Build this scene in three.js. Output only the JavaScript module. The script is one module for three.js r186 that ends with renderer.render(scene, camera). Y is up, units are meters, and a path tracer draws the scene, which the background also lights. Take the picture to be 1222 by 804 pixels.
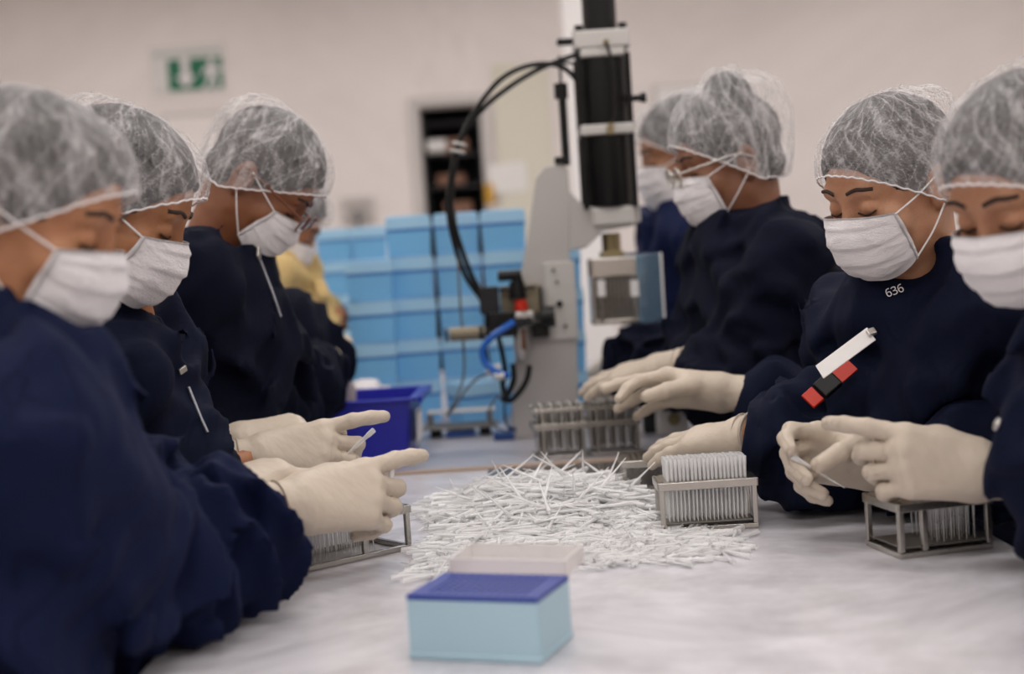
import * as THREE from 'three';
import { RoundedBoxGeometry } from 'three/addons/geometries/RoundedBoxGeometry.js';
import { ImprovedNoise } from 'three/addons/math/ImprovedNoise.js';
import { mergeGeometries, mergeVertices } from 'three/addons/utils/BufferGeometryUtils.js';
import { RectAreaLightUniformsLib } from 'three/addons/lights/RectAreaLightUniformsLib.js';
import { FontLoader } from 'three/addons/loaders/FontLoader.js';
import { TextGeometry } from 'three/addons/geometries/TextGeometry.js';

// ---------------------------------------------------------------- camera, light, exposure
const W = 1222, H = 804, F = 1700, TABLE = 0.92, EYE = 1.32, RAD = Math.PI / 180;
const scene = new THREE.Scene();
scene.background = new THREE.Color(0x000000);
const camera = new THREE.PerspectiveCamera(2 * Math.atan(H / 2 / F) / RAD, W / H, 0.05, 60);
camera.position.set(0, EYE, 0);
camera.rotation.order = 'YXZ';
camera.rotation.set(-3.43 * RAD, 0, -3.7 * RAD);
camera.focus = 1.98;
camera.userData.fStop = 2.1;
camera.updateMatrixWorld(true);
scene.add(camera);

const renderer = new THREE.WebGLRenderer({ antialias: true });
renderer.toneMapping = THREE.LinearToneMapping;
renderer.toneMappingExposure = 0.95;
renderer.shadowMap.enabled = true;
RectAreaLightUniformsLib.init();

const CEIL = 3.0, ROOM = { x0: -3.4, x1: 3.6, z0: -7.6, z1: 2.6 };
const PANELS = [];   // [x, z] of the ceiling light panels, 1.2 m x 0.6 m
for (const x of [-2.1, 0.1, 2.3]) for (const z of [-6.1, -4.1, -2.3, -0.4, 1.4]) PANELS.push([x, z]);
const PANEL_LIGHT = 5.2, PANEL_COLOR = new THREE.Color(1.0, 0.982, 0.982);
for (const [x, z] of PANELS) {
  const l = new THREE.RectAreaLight(PANEL_COLOR, PANEL_LIGHT, 1.16, 0.56);
  l.position.set(x, CEIL - 0.045, z); l.rotation.x = -Math.PI / 2; scene.add(l);
}

// ---------------------------------------------------------------- helpers
let seed = 7;
const rnd = () => { seed = (seed * 1664525 + 1013904223) >>> 0; return seed / 4294967296; };
const rr = (a, b) => a + (b - a) * rnd();
const V = (x, y, z) => new THREE.Vector3(x, y, z);
const lerp = (a, b, t) => a + (b - a) * t, clamp = (x, a, b) => Math.min(b, Math.max(a, x));
const smooth = (a, b, x) => { const t = clamp((x - a) / (b - a), 0, 1); return t * t * (3 - 2 * t); };
const perlin = new ImprovedNoise(), noise = (x, y, z) => perlin.noise(x + 31.7, y + 17.3, z + 11.1);
const ridge = (x, y, z) => { const n = 1 - Math.min(1, Math.abs(noise(x, y, z)) * 2.6); return n * n; };
const soft = (x, y, z) => { const n = noise(x, y, z) * 2.3, r = Math.max(0, 1 - n * n); return r * r; };
function dirOf(px, py) { return V((px - W / 2) / F, -(py - H / 2) / F, -1).applyQuaternion(camera.quaternion); }
/** the point seen at pixel px,py whose distance in front of the camera is d */
function P(px, py, d) { const r = dirOf(px, py); return r.multiplyScalar(d / -r.z).add(camera.position); }
/** the point of the table top (or of a level h above it) seen at pixel px,py */
function T(px, py, h = 0) { const r = dirOf(px, py); return r.multiplyScalar((TABLE + h - EYE) / r.y).add(camera.position); }

const taken = {};
function numbered(n) { const k = taken[n] = (taken[n] ?? -1) + 1; return k ? n + '_' + String(k).padStart(3, '0') : n; }
function tag(o, label, category, group) { o.userData.label = label; o.userData.category = category; if (group) o.userData.group = group; return o; }
function thing(name, label, category, p = [0, 0, 0], turn = 0, group) {
  const g = new THREE.Group(); g.name = numbered(name); g.position.set(...(p.isVector3 ? p.toArray() : p)); g.rotation.y = turn; scene.add(g);
  return tag(g, label, category, group);
}
function obj(name, geo, mat, parent = scene) {
  const m = new THREE.Mesh(Array.isArray(geo) ? join(geo) : geo, mat); m.name = parent === scene ? numbered(name) : name;
  m.castShadow = m.receiveShadow = true; parent.add(m); return m;
}
function struct(name, geo, mat) { const m = obj(name, geo, mat); m.userData.kind = 'structure'; return m; }
function join(list) {
  return mergeGeometries(list.map((g) => { const n = g.index ? g.toNonIndexed() : g; for (const k of Object.keys(n.attributes)) if (!['position', 'normal', 'uv'].includes(k)) n.deleteAttribute(k); if (!n.attributes.uv) n.setAttribute('uv', new THREE.BufferAttribute(new Float32Array(n.attributes.position.count * 2), 2)); return n; }));
}
const box = (w, h, d, x = 0, y = 0, z = 0) => new THREE.BoxGeometry(w, h, d).translate(x, y, z);
const rbox = (w, h, d, x = 0, y = 0, z = 0, r = 0.003, s = 2) => new RoundedBoxGeometry(w, h, d, s, Math.min(r, w / 2.01, h / 2.01, d / 2.01)).translate(x, y, z);
const cyl = (r0, r1, h, x = 0, y = 0, z = 0, n = 24) => new THREE.CylinderGeometry(r0, r1, h, n).translate(x, y, z);
const cylX = (r, h, x, y, z, n = 24) => new THREE.CylinderGeometry(r, r, h, n).rotateZ(Math.PI / 2).translate(x, y, z);
const cylZ = (r, h, x, y, z, n = 24) => new THREE.CylinderGeometry(r, r, h, n).rotateX(Math.PI / 2).translate(x, y, z);
function tube(points, r, n = 48, m = 8) { return new THREE.TubeGeometry(new THREE.CatmullRomCurve3(points), n, r, m, false); }
/** prism: outline [[x,y]...] extruded along z, centred */
function prism(outline, depth, bevel = 0.002) {
  const s = new THREE.Shape(outline.map(([x, y]) => new THREE.Vector2(x, y)));
  return new THREE.ExtrudeGeometry(s, { depth: depth - 2 * bevel, bevelEnabled: bevel > 0, bevelThickness: bevel, bevelSize: bevel, bevelOffset: -bevel, bevelSegments: 2 }).translate(0, 0, -depth / 2 + bevel);
}
function dataTex(w, h, f, srgb, rx = 1, ry = 1) {
  const a = new Uint8Array(w * h * 4);
  for (let j = 0; j < h; j++) for (let i = 0; i < w; i++) { const c = f(i / w, j / h); for (let k = 0; k < 3; k++) a[(j * w + i) * 4 + k] = clamp(Array.isArray(c) ? c[k] : c, 0, 1) * 255; a[(j * w + i) * 4 + 3] = 255; }
  const t = new THREE.DataTexture(a, w, h); t.magFilter = THREE.LinearFilter; t.minFilter = THREE.LinearFilter; t.wrapS = t.wrapT = THREE.RepeatWrapping;
  if (srgb) t.colorSpace = THREE.SRGBColorSpace; t.repeat.set(rx, ry); t.needsUpdate = true; return t;
}
/** tiling noise on the unit square */
function tn(u, v, k, s = 0) { const a = u * Math.PI * 2, b = v * Math.PI * 2, r = k / 6.283; return noise(Math.cos(a) * r + s, Math.sin(a) * r + Math.cos(b) * r * 1.3, Math.sin(b) * r * 1.3 + s * 2); }

// ---------------------------------------------------------------- materials
const std = (o) => new THREE.MeshStandardMaterial(o), phy = (o) => new THREE.MeshPhysicalMaterial(o);
const texWall = dataTex(256, 256, (u, v) => 0.95 + 0.05 * tn(u, v, 6) + 0.03 * tn(u, v, 24, 5), false);
const texFine = dataTex(256, 256, (u, v) => 0.5 + 0.35 * tn(u, v, 40) + 0.3 * tn(u, v, 90, 3), false);
const texSmudge = dataTex(512, 512, (u, v) => { const a = 0.5 + 0.9 * tn(u, v, 7) + 0.5 * tn(u, v, 19, 4) + 0.25 * tn(u, v, 50, 8); return [clamp(a, 0, 1), 0.55 + 0.35 * clamp(a, 0, 1), 0]; }, false);
const texTableColor = dataTex(512, 512, (u, v) => { const a = tn(u, v, 9, 2) + 0.6 * tn(u, v, 26, 6) + 0.35 * tn(u, v, 70, 1); const k = 0.90 + 0.09 * a; return [k, k * 0.985, k * 0.995]; }, true);
const texSteel = dataTex(512, 256, (u, v) => 0.72 + 0.16 * tn(u * 0.5, v, 60, 2) + 0.14 * noise(u * 6, v * 140, 3), false);
const M = {
  wall: std({ color: 0xefe7e4, roughness: 0.9, map: texWall }),
  ceiling: std({ color: 0xebe7e4, roughness: 0.95 }),
  floor: std({ color: 0xa7a39e, roughness: 0.5 }),
  trim: std({ color: 0xc9c3c0, roughness: 0.6 }),
  cream: std({ color: 0xdad5c6, roughness: 0.75 }),
  white: std({ color: 0xe9e6e4, roughness: 0.5 }),
  pillar: std({ color: 0xf3efed, roughness: 0.7 }),
  paper: std({ color: 0xe8e5e3, roughness: 0.9 }),
  panel: std({ color: 0xffffff, emissive: 0xfff4ec, emissiveIntensity: 2.2 }),
  alu: std({ color: 0xc4c2be, roughness: 0.4, metalness: 0.7 }),
  tabletop: phy({ color: 0xe9eaee, roughness: 0.62, roughnessMap: texSmudge, map: texTableColor, clearcoat: 0.6, clearcoatRoughness: 0.2 }),
  tabletop2: phy({ color: 0xb9b9c2, roughness: 0.5, roughnessMap: texSmudge, metalness: 0.35 }),
  steel: std({ color: 0xbcb8b1, roughness: 0.24, metalness: 1.0, bumpMap: texFine, bumpScale: 0.00005 }),
  steelDull: std({ color: 0x8d8983, roughness: 0.5, metalness: 0.7 }),
  cast: std({ color: 0xb5b1ae, roughness: 0.55, metalness: 0.15, bumpMap: texFine, bumpScale: 0.0002 }),
  castLight: std({ color: 0xc2bfbb, roughness: 0.5, metalness: 0.2 }),
  black: phy({ color: 0x060607, roughness: 0.4, specularIntensity: 0.6 }),
  blackMatte: std({ color: 0x141416, roughness: 0.7 }),
  rubber: phy({ color: 0x060607, roughness: 0.45, specularIntensity: 0.6 }),
  brass: std({ color: 0x8f8262, roughness: 0.4, metalness: 0.8 }),
  khaki: std({ color: 0x857c68, roughness: 0.5, metalness: 0.3 }),
  red: std({ color: 0xc22a12, roughness: 0.45 }),
  grey: std({ color: 0x77777a, roughness: 0.6 }),
  cable: std({ color: 0x5d5f60, roughness: 0.5 }),
  blueTube: phy({ color: 0x1763c4, roughness: 0.25, clearcoat: 0.4 }),
  amber: phy({ color: 0x7d4a1c, roughness: 0.15, transmission: 0.4 }),
  clearBowl: phy({ color: 0xd9d2c4, roughness: 0.2, transmission: 0.6 }),
  acrylic: phy({ color: 0xbcd9ea, roughness: 0.08, transmission: 0.85 }),
  bin: phy({ color: 0x1a1fa8, roughness: 0.35, clearcoat: 0.2 }),
  boxBlue: phy({ color: 0x8cd4ff, roughness: 0.4, transmission: 0.35 }),
  boxLid: phy({ color: 0xb8e6ff, roughness: 0.35, transmission: 0.35 }),
  boxTray: std({ color: 0x2f78c4, roughness: 0.4 }),
  frontBase: phy({ color: 0xcdebf6, roughness: 0.4, transmission: 0.35 }),
  frontTray: std({ color: 0x17358f, roughness: 0.4 }),
  frontLid: phy({ color: 0xf7f4f3, roughness: 0.35, transmission: 0.7 }),
  tip: phy({ color: 0xffffff, roughness: 0.15, transmission: 0.5, specularIntensity: 1 }),
  dark: std({ color: 0x191a1d, roughness: 0.8 }),
  darkGrey: std({ color: 0x2a2a2d, roughness: 0.7 }),
  carton: std({ color: 0x8f6b58, roughness: 0.85 }),
  yellow: std({ color: 0xc99a3a, roughness: 0.7 }),
  bag: phy({ color: 0xf1edf0, roughness: 0.5, transmission: 0.15 }),
};

// ---------------------------------------------------------------- the room
{
  const { x0, x1, z0, z1 } = ROOM, t = 0.15, cx = (x0 + x1) / 2, cz = (z0 + z1) / 2, w = x1 - x0, l = z1 - z0;
  struct('floor', box(w + 2 * t, t, l + 2 * t, cx, -t / 2, cz), M.floor);
  struct('ceiling', box(w + 2 * t, t, l + 2 * t, cx, CEIL + t / 2, cz), M.ceiling);
  struct('wall_left', box(t, CEIL, l, x0 - t / 2, CEIL / 2, cz), M.wall);
  struct('wall_right', box(t, CEIL, l, x1 + t / 2, CEIL / 2, cz), M.wall);
  struct('wall_front', box(w + 2 * t, CEIL, t, cx, CEIL / 2, z1 + t / 2), M.wall);
  // far wall, with the narrow recess that holds the dark shelving
  const a = P(499, 128, -z0), b = P(572, 126, -z0), top = a.y, hw = b.x - a.x;
  struct('wall_back', [box(a.x - x0 + t, CEIL, t, (x0 - t + a.x) / 2, CEIL / 2, z0 - t / 2), box(x1 + t - b.x, CEIL, t, (x1 + t + b.x) / 2, CEIL / 2, z0 - t / 2), box(hw, CEIL - top, t, (a.x + b.x) / 2, (CEIL + top) / 2, z0 - t / 2)], M.wall);
  struct('wall_niche', [box(hw + 0.2, top + 0.2, 0.06, (a.x + b.x) / 2, (top + 0.2) / 2, z0 - 0.62), box(0.06, top + 0.2, 0.5, a.x - 0.07, (top + 0.2) / 2, z0 - 0.4), box(0.06, top + 0.2, 0.5, b.x + 0.07, (top + 0.2) / 2, z0 - 0.4), box(hw + 0.2, 0.06, 0.5, (a.x + b.x) / 2, top + 0.1, z0 - 0.4)], M.dark);
  const tr = 0.05;
  struct('trim_1', [rbox(tr, top + tr, 0.03, a.x - tr / 2, (top + tr) / 2, z0 + 0.012), rbox(tr, top + tr, 0.03, b.x + tr / 2, (top + tr) / 2, z0 + 0.012), rbox(hw, tr, 0.03, (a.x + b.x) / 2, top + tr / 2, z0 + 0.012)], M.trim);
  // shelving in the recess
  const sh = thing('shelf_unit', 'dark narrow shelving with reddish boxes in the wall recess', 'shelf', [(a.x + b.x) / 2, 0, z0 - 0.3]);
  obj('side_panel', box(0.015, top - 0.03, 0.36, -hw / 2 + 0.012, (top - 0.03) / 2, 0), M.dark, sh); obj('side_panel', box(0.015, top - 0.03, 0.36, hw / 2 - 0.012, (top - 0.03) / 2, 0), M.dark, sh);
  obj('back_panel', box(hw - 0.04, top - 0.03, 0.01, 0, (top - 0.03) / 2, -0.17), M.dark, sh);
  for (let k = 0; k < 11; k++) obj('shelf_board', rbox(hw - 0.04, 0.018, 0.34, 0, top - 0.08 - k * 0.17, 0.005), M.darkGrey, sh);
  for (let k = 1; k < 7; k++) {
    const m = tag(obj('carton', rbox(hw * 0.46, 0.055 + 0.02 * (k % 2), 0.2, 0, 0, 0), M.carton), ['small brown carton on the topmost shelf of the dark shelving', 'brown carton on the second shelf of the dark shelving', 'brown carton on the third shelf of the dark shelving', 'brown carton on the fourth shelf of the dark shelving', 'brown carton on the fifth shelf of the dark shelving', 'brown carton on the sixth shelf of the dark shelving'][k - 1], 'carton', 'cartons in the dark shelving');
    m.position.set((a.x + b.x) / 2 - 0.02 + 0.03 * (k % 2), top - 0.08 - k * 0.17 + 0.0105 + 0.0275 + 0.01 * (k % 2), z0 - 0.25);
  }
  const rl = tag(obj('paper_roll', cylX(0.035, 0.1, 0, 0, 0), M.paper), 'white roll on the upper shelf of the dark shelving', 'roll'); rl.position.set(a.x + 0.08, top - 0.25 + 0.009 + 0.035, z0 - 0.07);
  const yb = P(571, 232, -z0 - 0.03), yo = tag(obj('notice_tag', rbox(0.05, 0.11, 0.008, 0, 0, 0), M.yellow), 'yellow tag on the frame of the wall recess', 'tag'); yo.position.set(b.x + 0.025, yb.y, z0 + 0.032);
  // pale board right of it, with a paper
  const c0 = P(582, 78, -z0 - 0.02), c1 = P(662, 300, -z0 - 0.02);
  const pb = tag(obj('partition_board', rbox(c1.x - c0.x, c0.y, 0.03, 0, 0, 0, 0.004), M.cream), 'tall cream board against the far wall beside the dark recess', 'board'); pb.position.set((c0.x + c1.x) / 2 + 0.02, c0.y / 2, z0 + 0.016);
  const pa = P(606, 212, -z0 - 0.04), pp = tag(obj('paper_notice', [box(0.2, 0.155, 0.003), ...[0, 1, 2].map((k) => box(0.12 - 0.02 * k, 0.008, 0.001, 0, 0.03 - k * 0.03, 0.002))], M.paper), 'white paper sheet pinned to the cream board', 'paper'); pp.position.set(pa.x, pa.y, z0 + 0.034); pp.rotation.z = 0.03;
  // pillar that shows beside the cylinder of the press
  const q = P(673, 60, 5.4), q2 = P(713, 60, 5.4);
  struct('column', rbox(q2.x - q.x, CEIL, 0.14, (q.x + q2.x) / 2, CEIL / 2, -5.4, 0.01), M.pillar);
  // outlet box on the far wall
  const e = P(427, 249, -z0 - 0.03), eo = thing('wall_socket', 'grey socket box with a dark plug on the far wall', 'socket', [e.x, e.y, z0]);
  obj('plate', rbox(0.17, 0.13, 0.03, 0, 0, 0.016, 0.006), M.trim, eo); obj('cover', rbox(0.12, 0.085, 0.012, 0, 0, 0.036, 0.004), M.grey.clone(), eo).material.color.set(0xb0a8a4); obj('plug', [cylZ(0.02, 0.03, 0.0, -0.03, 0.05), box(0.02, 0.1, 0.02, 0, -0.08, 0.05)], M.grey, eo);
  // grey box and lit panel partly hidden by heads
  const f = P(232, 150, -z0 - 0.05), fo = thing('wall_cabinet', 'flat grey wall box behind the bowed heads below the green sign', 'cabinet', [f.x, f.y - 0.1, z0]);
  obj('body', rbox(0.34, 0.34, 0.07, 0, 0, 0.036, 0.008), M.trim, fo); obj('door', rbox(0.29, 0.29, 0.012, 0, 0, 0.076, 0.004), M.wall, fo);
  const g = P(815, 118, -z0 - 0.03), go = thing('wall_plate', 'small white framed plate on the far wall between two hairnets', 'plate', [g.x, g.y, z0]);
  obj('frame', rbox(0.3, 0.16, 0.02, 0, 0, 0.011, 0.004), M.trim, go); obj('sheet', box(0.27, 0.13, 0.004, 0, 0, 0.023), M.paper, go);
  // light fittings
  PANELS.forEach(([x, z]) => {
    const o = thing('ceiling_light', 'flat white rectangular ceiling light panel above the work tables', 'ceiling light', [x, CEIL, z], 0, 'ceiling light panels');
    obj('frame', [box(1.24, 0.03, 0.02, 0, -0.015, 0.3), box(1.24, 0.03, 0.02, 0, -0.015, -0.3), box(0.02, 0.03, 0.6, 0.61, -0.015, 0), box(0.02, 0.03, 0.6, -0.61, -0.015, 0)], M.alu, o);
    obj('diffuser', box(1.18, 0.01, 0.58, 0, -0.02, 0), M.panel, o);
  });
}
// exit sign
{
  const a = P(177, 55, -ROOM.z0 - 0.02), b = P(270, 104, -ROOM.z0 - 0.02), w = b.x - a.x, h = 0.25;
  const s = thing('exit_sign', 'green and white emergency exit sign with down arrow and running figure', 'sign', [(a.x + b.x) / 2, (a.y + b.y) / 2 - 0.01, ROOM.z0]);
  obj('plate', rbox(w, h, 0.012, 0, 0, 0.008, 0.003), M.paper, s);
  const c = document.createElement('canvas'); c.width = 840; c.height = 500; const x = c.getContext('2d');
  x.fillStyle = '#dcd9d6'; x.fillRect(0, 0, 840, 500);
  x.fillStyle = '#8fa096'; x.font = 'bold 70px sans-serif'; x.textAlign = 'center'; x.textBaseline = 'middle'; x.fillText('SALIDA DE EMERGENCIA', 420, 80, 780);
  x.fillStyle = '#0a6a4c'; x.fillRect(185, 140, 635, 345);
  x.fillStyle = '#e6dfe0'; x.fillRect(345, 140, 90, 205); x.beginPath(); x.moveTo(270, 325); x.lineTo(510, 325); x.lineTo(390, 465); x.fill();
  x.fillStyle = '#c9cdc4'; x.fillRect(40, 290, 95, 14); x.fillRect(40, 420, 95, 12);
  x.fillStyle = '#e6dfe0'; x.beginPath(); x.arc(700, 180, 34, 0, 7); x.fill();                                      // running figure
  x.lineWidth = 46; x.lineCap = 'round'; x.strokeStyle = '#e6dfe0';
  const st = (...p) => { x.beginPath(); x.moveTo(p[0], p[1]); for (let i = 2; i < p.length; i += 2) x.lineTo(p[i], p[i + 1]); x.stroke(); };
  x.lineWidth = 84; st(700, 250, 690, 330); x.lineWidth = 36; st(680, 240, 620, 265, 600, 315); st(725, 245, 770, 290, 815, 275); st(690, 350, 745, 400, 730, 470); st(675, 350, 650, 420, 600, 470);
  const t = new THREE.CanvasTexture(c); t.colorSpace = THREE.SRGBColorSpace;
  obj('print', new THREE.PlaneGeometry(w - 0.012, h - 0.012).translate(0, 0, 0.0155), std({ map: t, roughness: 0.6 }), s);
}

// ---------------------------------------------------------------- tables
const TX0 = -0.40, TX1 = 0.60, SEAM = -2.64;
/** distance to the two tables, so that clothes press against them instead of passing through */
function tableField(x, y, z) { const dx = Math.max(TX0 - x, x - (z < SEAM ? 0.48 : TX1)), dy = Math.max(TABLE - 0.12 - y, y - TABLE), dz = Math.max(-4.95 - z, z + 0.62); const a = Math.max(dx, 0), b = Math.max(dy, 0), c = Math.max(dz, 0); return Math.hypot(a, b, c) + Math.min(0, Math.max(dx, dy, dz)) - 0.006; }
const worn = [], probe = V0();
function V0() { return new THREE.Vector3(); }
function uvTop(g, s) { const p = g.attributes.position, u = g.attributes.uv; for (let i = 0; i < p.count; i++) u.setXY(i, p.getX(i) * s, p.getZ(i) * s); return g; }
function makeTable(name, label, z0, z1, topMat) {
  const x1 = z1 < SEAM ? 0.48 : TX1, o = thing(name, label, 'table', [(TX0 + x1) / 2, 0, (z0 + z1) / 2]), w = x1 - TX0, l = z1 - z0;
  obj('tabletop', uvTop(rbox(w, 0.035, l, 0, TABLE - 0.0175, 0, 0.006, 3), 1.4), topMat, o);
  for (const k of [-1, 1]) obj('apron', box(w - 0.12, 0.06, 0.03, 0, TABLE - 0.065, k * (l / 2 - 0.06)), M.alu, o);
  for (const sx of [-1, 1]) for (const sz of [-1, 1]) obj('leg', rbox(0.045, TABLE - 0.035, 0.045, sx * (w / 2 - 0.07), (TABLE - 0.035) / 2, sz * (l / 2 - 0.08), 0.005), M.alu, o);
}
makeTable('work_table', 'pale smudged work table with the heap of loose pipette tips', SEAM + 0.002, -0.62, M.tabletop);
makeTable('work_table', 'blue grey steel table under the press and the blue boxes', -4.95, SEAM - 0.006, M.tabletop2);
tag(obj('edge_strip', rbox(0.86, 0.006, 0.012, 0.03, TABLE + 0.003, SEAM + 0.012, 0.002), std({ color: 0xb59f8c, roughness: 0.5 })), 'thin beige edge strip along the joint between the two tables', 'strip');
tag(obj('steel_sheet', uvTop(rbox(0.52, 0.003, 0.30, 0.20, TABLE + 0.0017, -2.45, 0.001), 1.5), std({ color: 0x9a9490, roughness: 0.3, metalness: 0.75, roughnessMap: texSmudge })), 'thin dull steel sheet lying behind the heap of tips', 'sheet');

// ---------------------------------------------------------------- distance fields
const smin = (a, b, k) => { const h = Math.max(k - Math.abs(a - b), 0) / k; return Math.min(a, b) - h * h * k * 0.25; };
const smax = (a, b, k) => -smin(-a, -b, k);
function cap(a, b, ra, rb) {
  const ax = a.x, ay = a.y, az = a.z, bx = b.x - ax, by = b.y - ay, bz = b.z - az, l = 1 / Math.max(1e-9, bx * bx + by * by + bz * bz);
  const f = (x, y, z) => { x -= ax; y -= ay; z -= az; let t = (x * bx + y * by + z * bz) * l; t = t < 0 ? 0 : t > 1 ? 1 : t; x -= bx * t; y -= by * t; z -= bz * t; return Math.sqrt(x * x + y * y + z * z) - (ra + (rb - ra) * t); };
  f.t = (x, y, z) => ((x - ax) * bx + (y - ay) * by + (z - az) * bz) * l;
  return f;
}
function ell(cx, cy, cz, rx, ry, rz, ang = 0) {   // ang turns about x
  const c = Math.cos(ang), s = Math.sin(ang);
  return (x, y, z) => { x -= cx; y -= cy; z -= cz; const yy = y * c + z * s, zz = -y * s + z * c; const k0 = Math.hypot(x / rx, yy / ry, zz / rz), k1 = Math.hypot(x / (rx * rx), yy / (ry * ry), zz / (rz * rz)); return k1 < 1e-9 ? -Math.min(rx, ry, rz) : k0 * (k0 - 1) / k1; };
}
/** surface nets of f over a box */
function netsOf(f, lo, hi, h) {
  const nx = Math.ceil((hi.x - lo.x) / h) + 1, ny = Math.ceil((hi.y - lo.y) / h) + 1, nz = Math.ceil((hi.z - lo.z) / h) + 1, B = 6;
  const val = new Float32Array(nx * ny * nz), at = (i, j, k) => i + nx * (j + ny * k);
  for (let K = 0; K < nz; K += B) for (let J = 0; J < ny; J += B) for (let I = 0; I < nx; I += B) {
    const c = f(lo.x + (I + B / 2) * h, lo.y + (J + B / 2) * h, lo.z + (K + B / 2) * h), skip = Math.abs(c) > B * h * 0.87 * 1.35 + 0.012;
    for (let k = K; k < Math.min(K + B, nz); k++) for (let j = J; j < Math.min(J + B, ny); j++) for (let i = I; i < Math.min(I + B, nx); i++) val[at(i, j, k)] = skip ? c : f(lo.x + i * h, lo.y + j * h, lo.z + k * h);
  }
  const id = new Int32Array(nx * ny * nz).fill(-1), pos = [], idx = [], E = [[0, 1], [0, 2], [0, 4], [1, 3], [1, 5], [2, 3], [2, 6], [3, 7], [4, 5], [4, 6], [5, 7], [6, 7]], q = new Float64Array(8);
  for (let k = 0; k < nz - 1; k++) for (let j = 0; j < ny - 1; j++) for (let i = 0; i < nx - 1; i++) {
    let m = 0; for (let n = 0; n < 8; n++) { q[n] = val[at(i + (n & 1), j + ((n >> 1) & 1), k + (n >> 2))]; if (q[n] < 0) m |= 1 << n; }
    if (m === 0 || m === 255) continue;
    let x = 0, y = 0, z = 0, n = 0;
    for (const [a, b] of E) if (((m >> a) & 1) !== ((m >> b) & 1)) { const t = q[a] / (q[a] - q[b]); x += lerp(a & 1, b & 1, t); y += lerp((a >> 1) & 1, (b >> 1) & 1, t); z += lerp(a >> 2, b >> 2, t); n++; }
    id[at(i, j, k)] = pos.length / 3; pos.push(lo.x + (i + x / n) * h, lo.y + (j + y / n) * h, lo.z + (k + z / n) * h);
  }
  const quad = (a, b, c, d, flip) => { if (a < 0 || b < 0 || c < 0 || d < 0) return; flip ? idx.push(a, c, b, a, d, c) : idx.push(a, b, c, a, c, d); };
  for (let k = 1; k < nz - 1; k++) for (let j = 1; j < ny - 1; j++) for (let i = 1; i < nx - 1; i++) {
    const s = val[at(i, j, k)] < 0;
    if (s !== val[at(i + 1, j, k)] < 0) quad(id[at(i, j - 1, k - 1)], id[at(i, j, k - 1)], id[at(i, j, k)], id[at(i, j - 1, k)], !s);
    if (s !== val[at(i, j + 1, k)] < 0) quad(id[at(i - 1, j, k - 1)], id[at(i - 1, j, k)], id[at(i, j, k)], id[at(i, j, k - 1)], !s);
    if (s !== val[at(i, j, k + 1)] < 0) quad(id[at(i - 1, j - 1, k)], id[at(i, j - 1, k)], id[at(i, j, k)], id[at(i - 1, j, k)], !s);
  }
  const g = new THREE.BufferGeometry(); g.setAttribute('position', new THREE.Float32BufferAttribute(pos, 3)); g.setIndex(idx); g.computeVertexNormals();
  const nn = g.attributes.normal, uv = new Float32Array(pos.length / 3 * 2);
  for (let i = 0; i < pos.length / 3; i++) { const x = pos[3 * i], y = pos[3 * i + 1], z = pos[3 * i + 2], a = Math.abs(nn.getX(i)), b = Math.abs(nn.getY(i)), c = Math.abs(nn.getZ(i)); if (a > b && a > c) { uv[2 * i] = z; uv[2 * i + 1] = y; } else if (b > c) { uv[2 * i] = x; uv[2 * i + 1] = z; } else { uv[2 * i] = x; uv[2 * i + 1] = y; } }
  g.setAttribute('uv', new THREE.BufferAttribute(uv, 2));
  return g;
}
function gradient(f, p, e = 0.002) { return V(f(p.x + e, p.y, p.z) - f(p.x - e, p.y, p.z), f(p.x, p.y + e, p.z) - f(p.x, p.y - e, p.z), f(p.x, p.y, p.z + e) - f(p.x, p.y, p.z - e)).normalize(); }
/** first point of f on the ray from o along d */
function march(f, o, d, far = 8) { let t = 0; for (let i = 0; i < 300; i++) { const p = o.clone().addScaledVector(d, t), v = f(p.x, p.y, p.z); if (v < 0.0004) return p; t += v * 0.7; if (t > far) return null; } return o.clone().addScaledVector(d, t); }
const seen = (f, px, py) => march(f, camera.position, dirOf(px, py).normalize());
/** parametric sheet p(u,v), u and v in 0..1 */
function sheet(p, nu, nv, su = 1, sv = 1) {
  const pos = [], uv = [], idx = [];
  for (let j = 0; j <= nv; j++) for (let i = 0; i <= nu; i++) { const q = p(i / nu, j / nv); pos.push(q.x, q.y, q.z); uv.push(i / nu * su, j / nv * sv); }
  for (let j = 0; j < nv; j++) for (let i = 0; i < nu; i++) { const a = j * (nu + 1) + i; idx.push(a, a + 1, a + nu + 2, a, a + nu + 2, a + nu + 1); }
  const g = new THREE.BufferGeometry(); g.setAttribute('position', new THREE.Float32BufferAttribute(pos, 3)); g.setAttribute('uv', new THREE.Float32BufferAttribute(uv, 2)); g.setIndex(idx); g.computeVertexNormals(); return g;
}

// ---------------------------------------------------------------- people
const texNet = dataTex(1024, 512, (u, v) => {          // spun fleece of the hairnets: loose fibres, and creases where the cloth lies double
  const a0 = u * Math.PI * 2, N2 = (k, m, q, tw = 0) => { const a = a0 + v * tw; return noise(Math.cos(a) * k + q, Math.sin(a) * k - q, v * m + q); }, w = 0.35 * N2(1.6, 3, 2);
  const cr = (k, m, q, tw, n) => Math.pow(Math.max(0, 1 - Math.abs(N2(k, m, q, tw + w)) * 2.9), n);
  return 0.13 + 0.09 * N2(1.5, 4, 5) + 0.19 * cr(3.2, 1.0, 7, 0.8, 2.4) + 0.17 * cr(6, 1.5, 13, -0.9, 3) + 0.13 * cr(10, 2.2, 23, 0.4, 3) + 0.10 * cr(5, 5, 33, 1.6, 4) + 0.14 * N2(34, 70, 3) + 0.14 * N2(80, 160, 9);
}, false);
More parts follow.
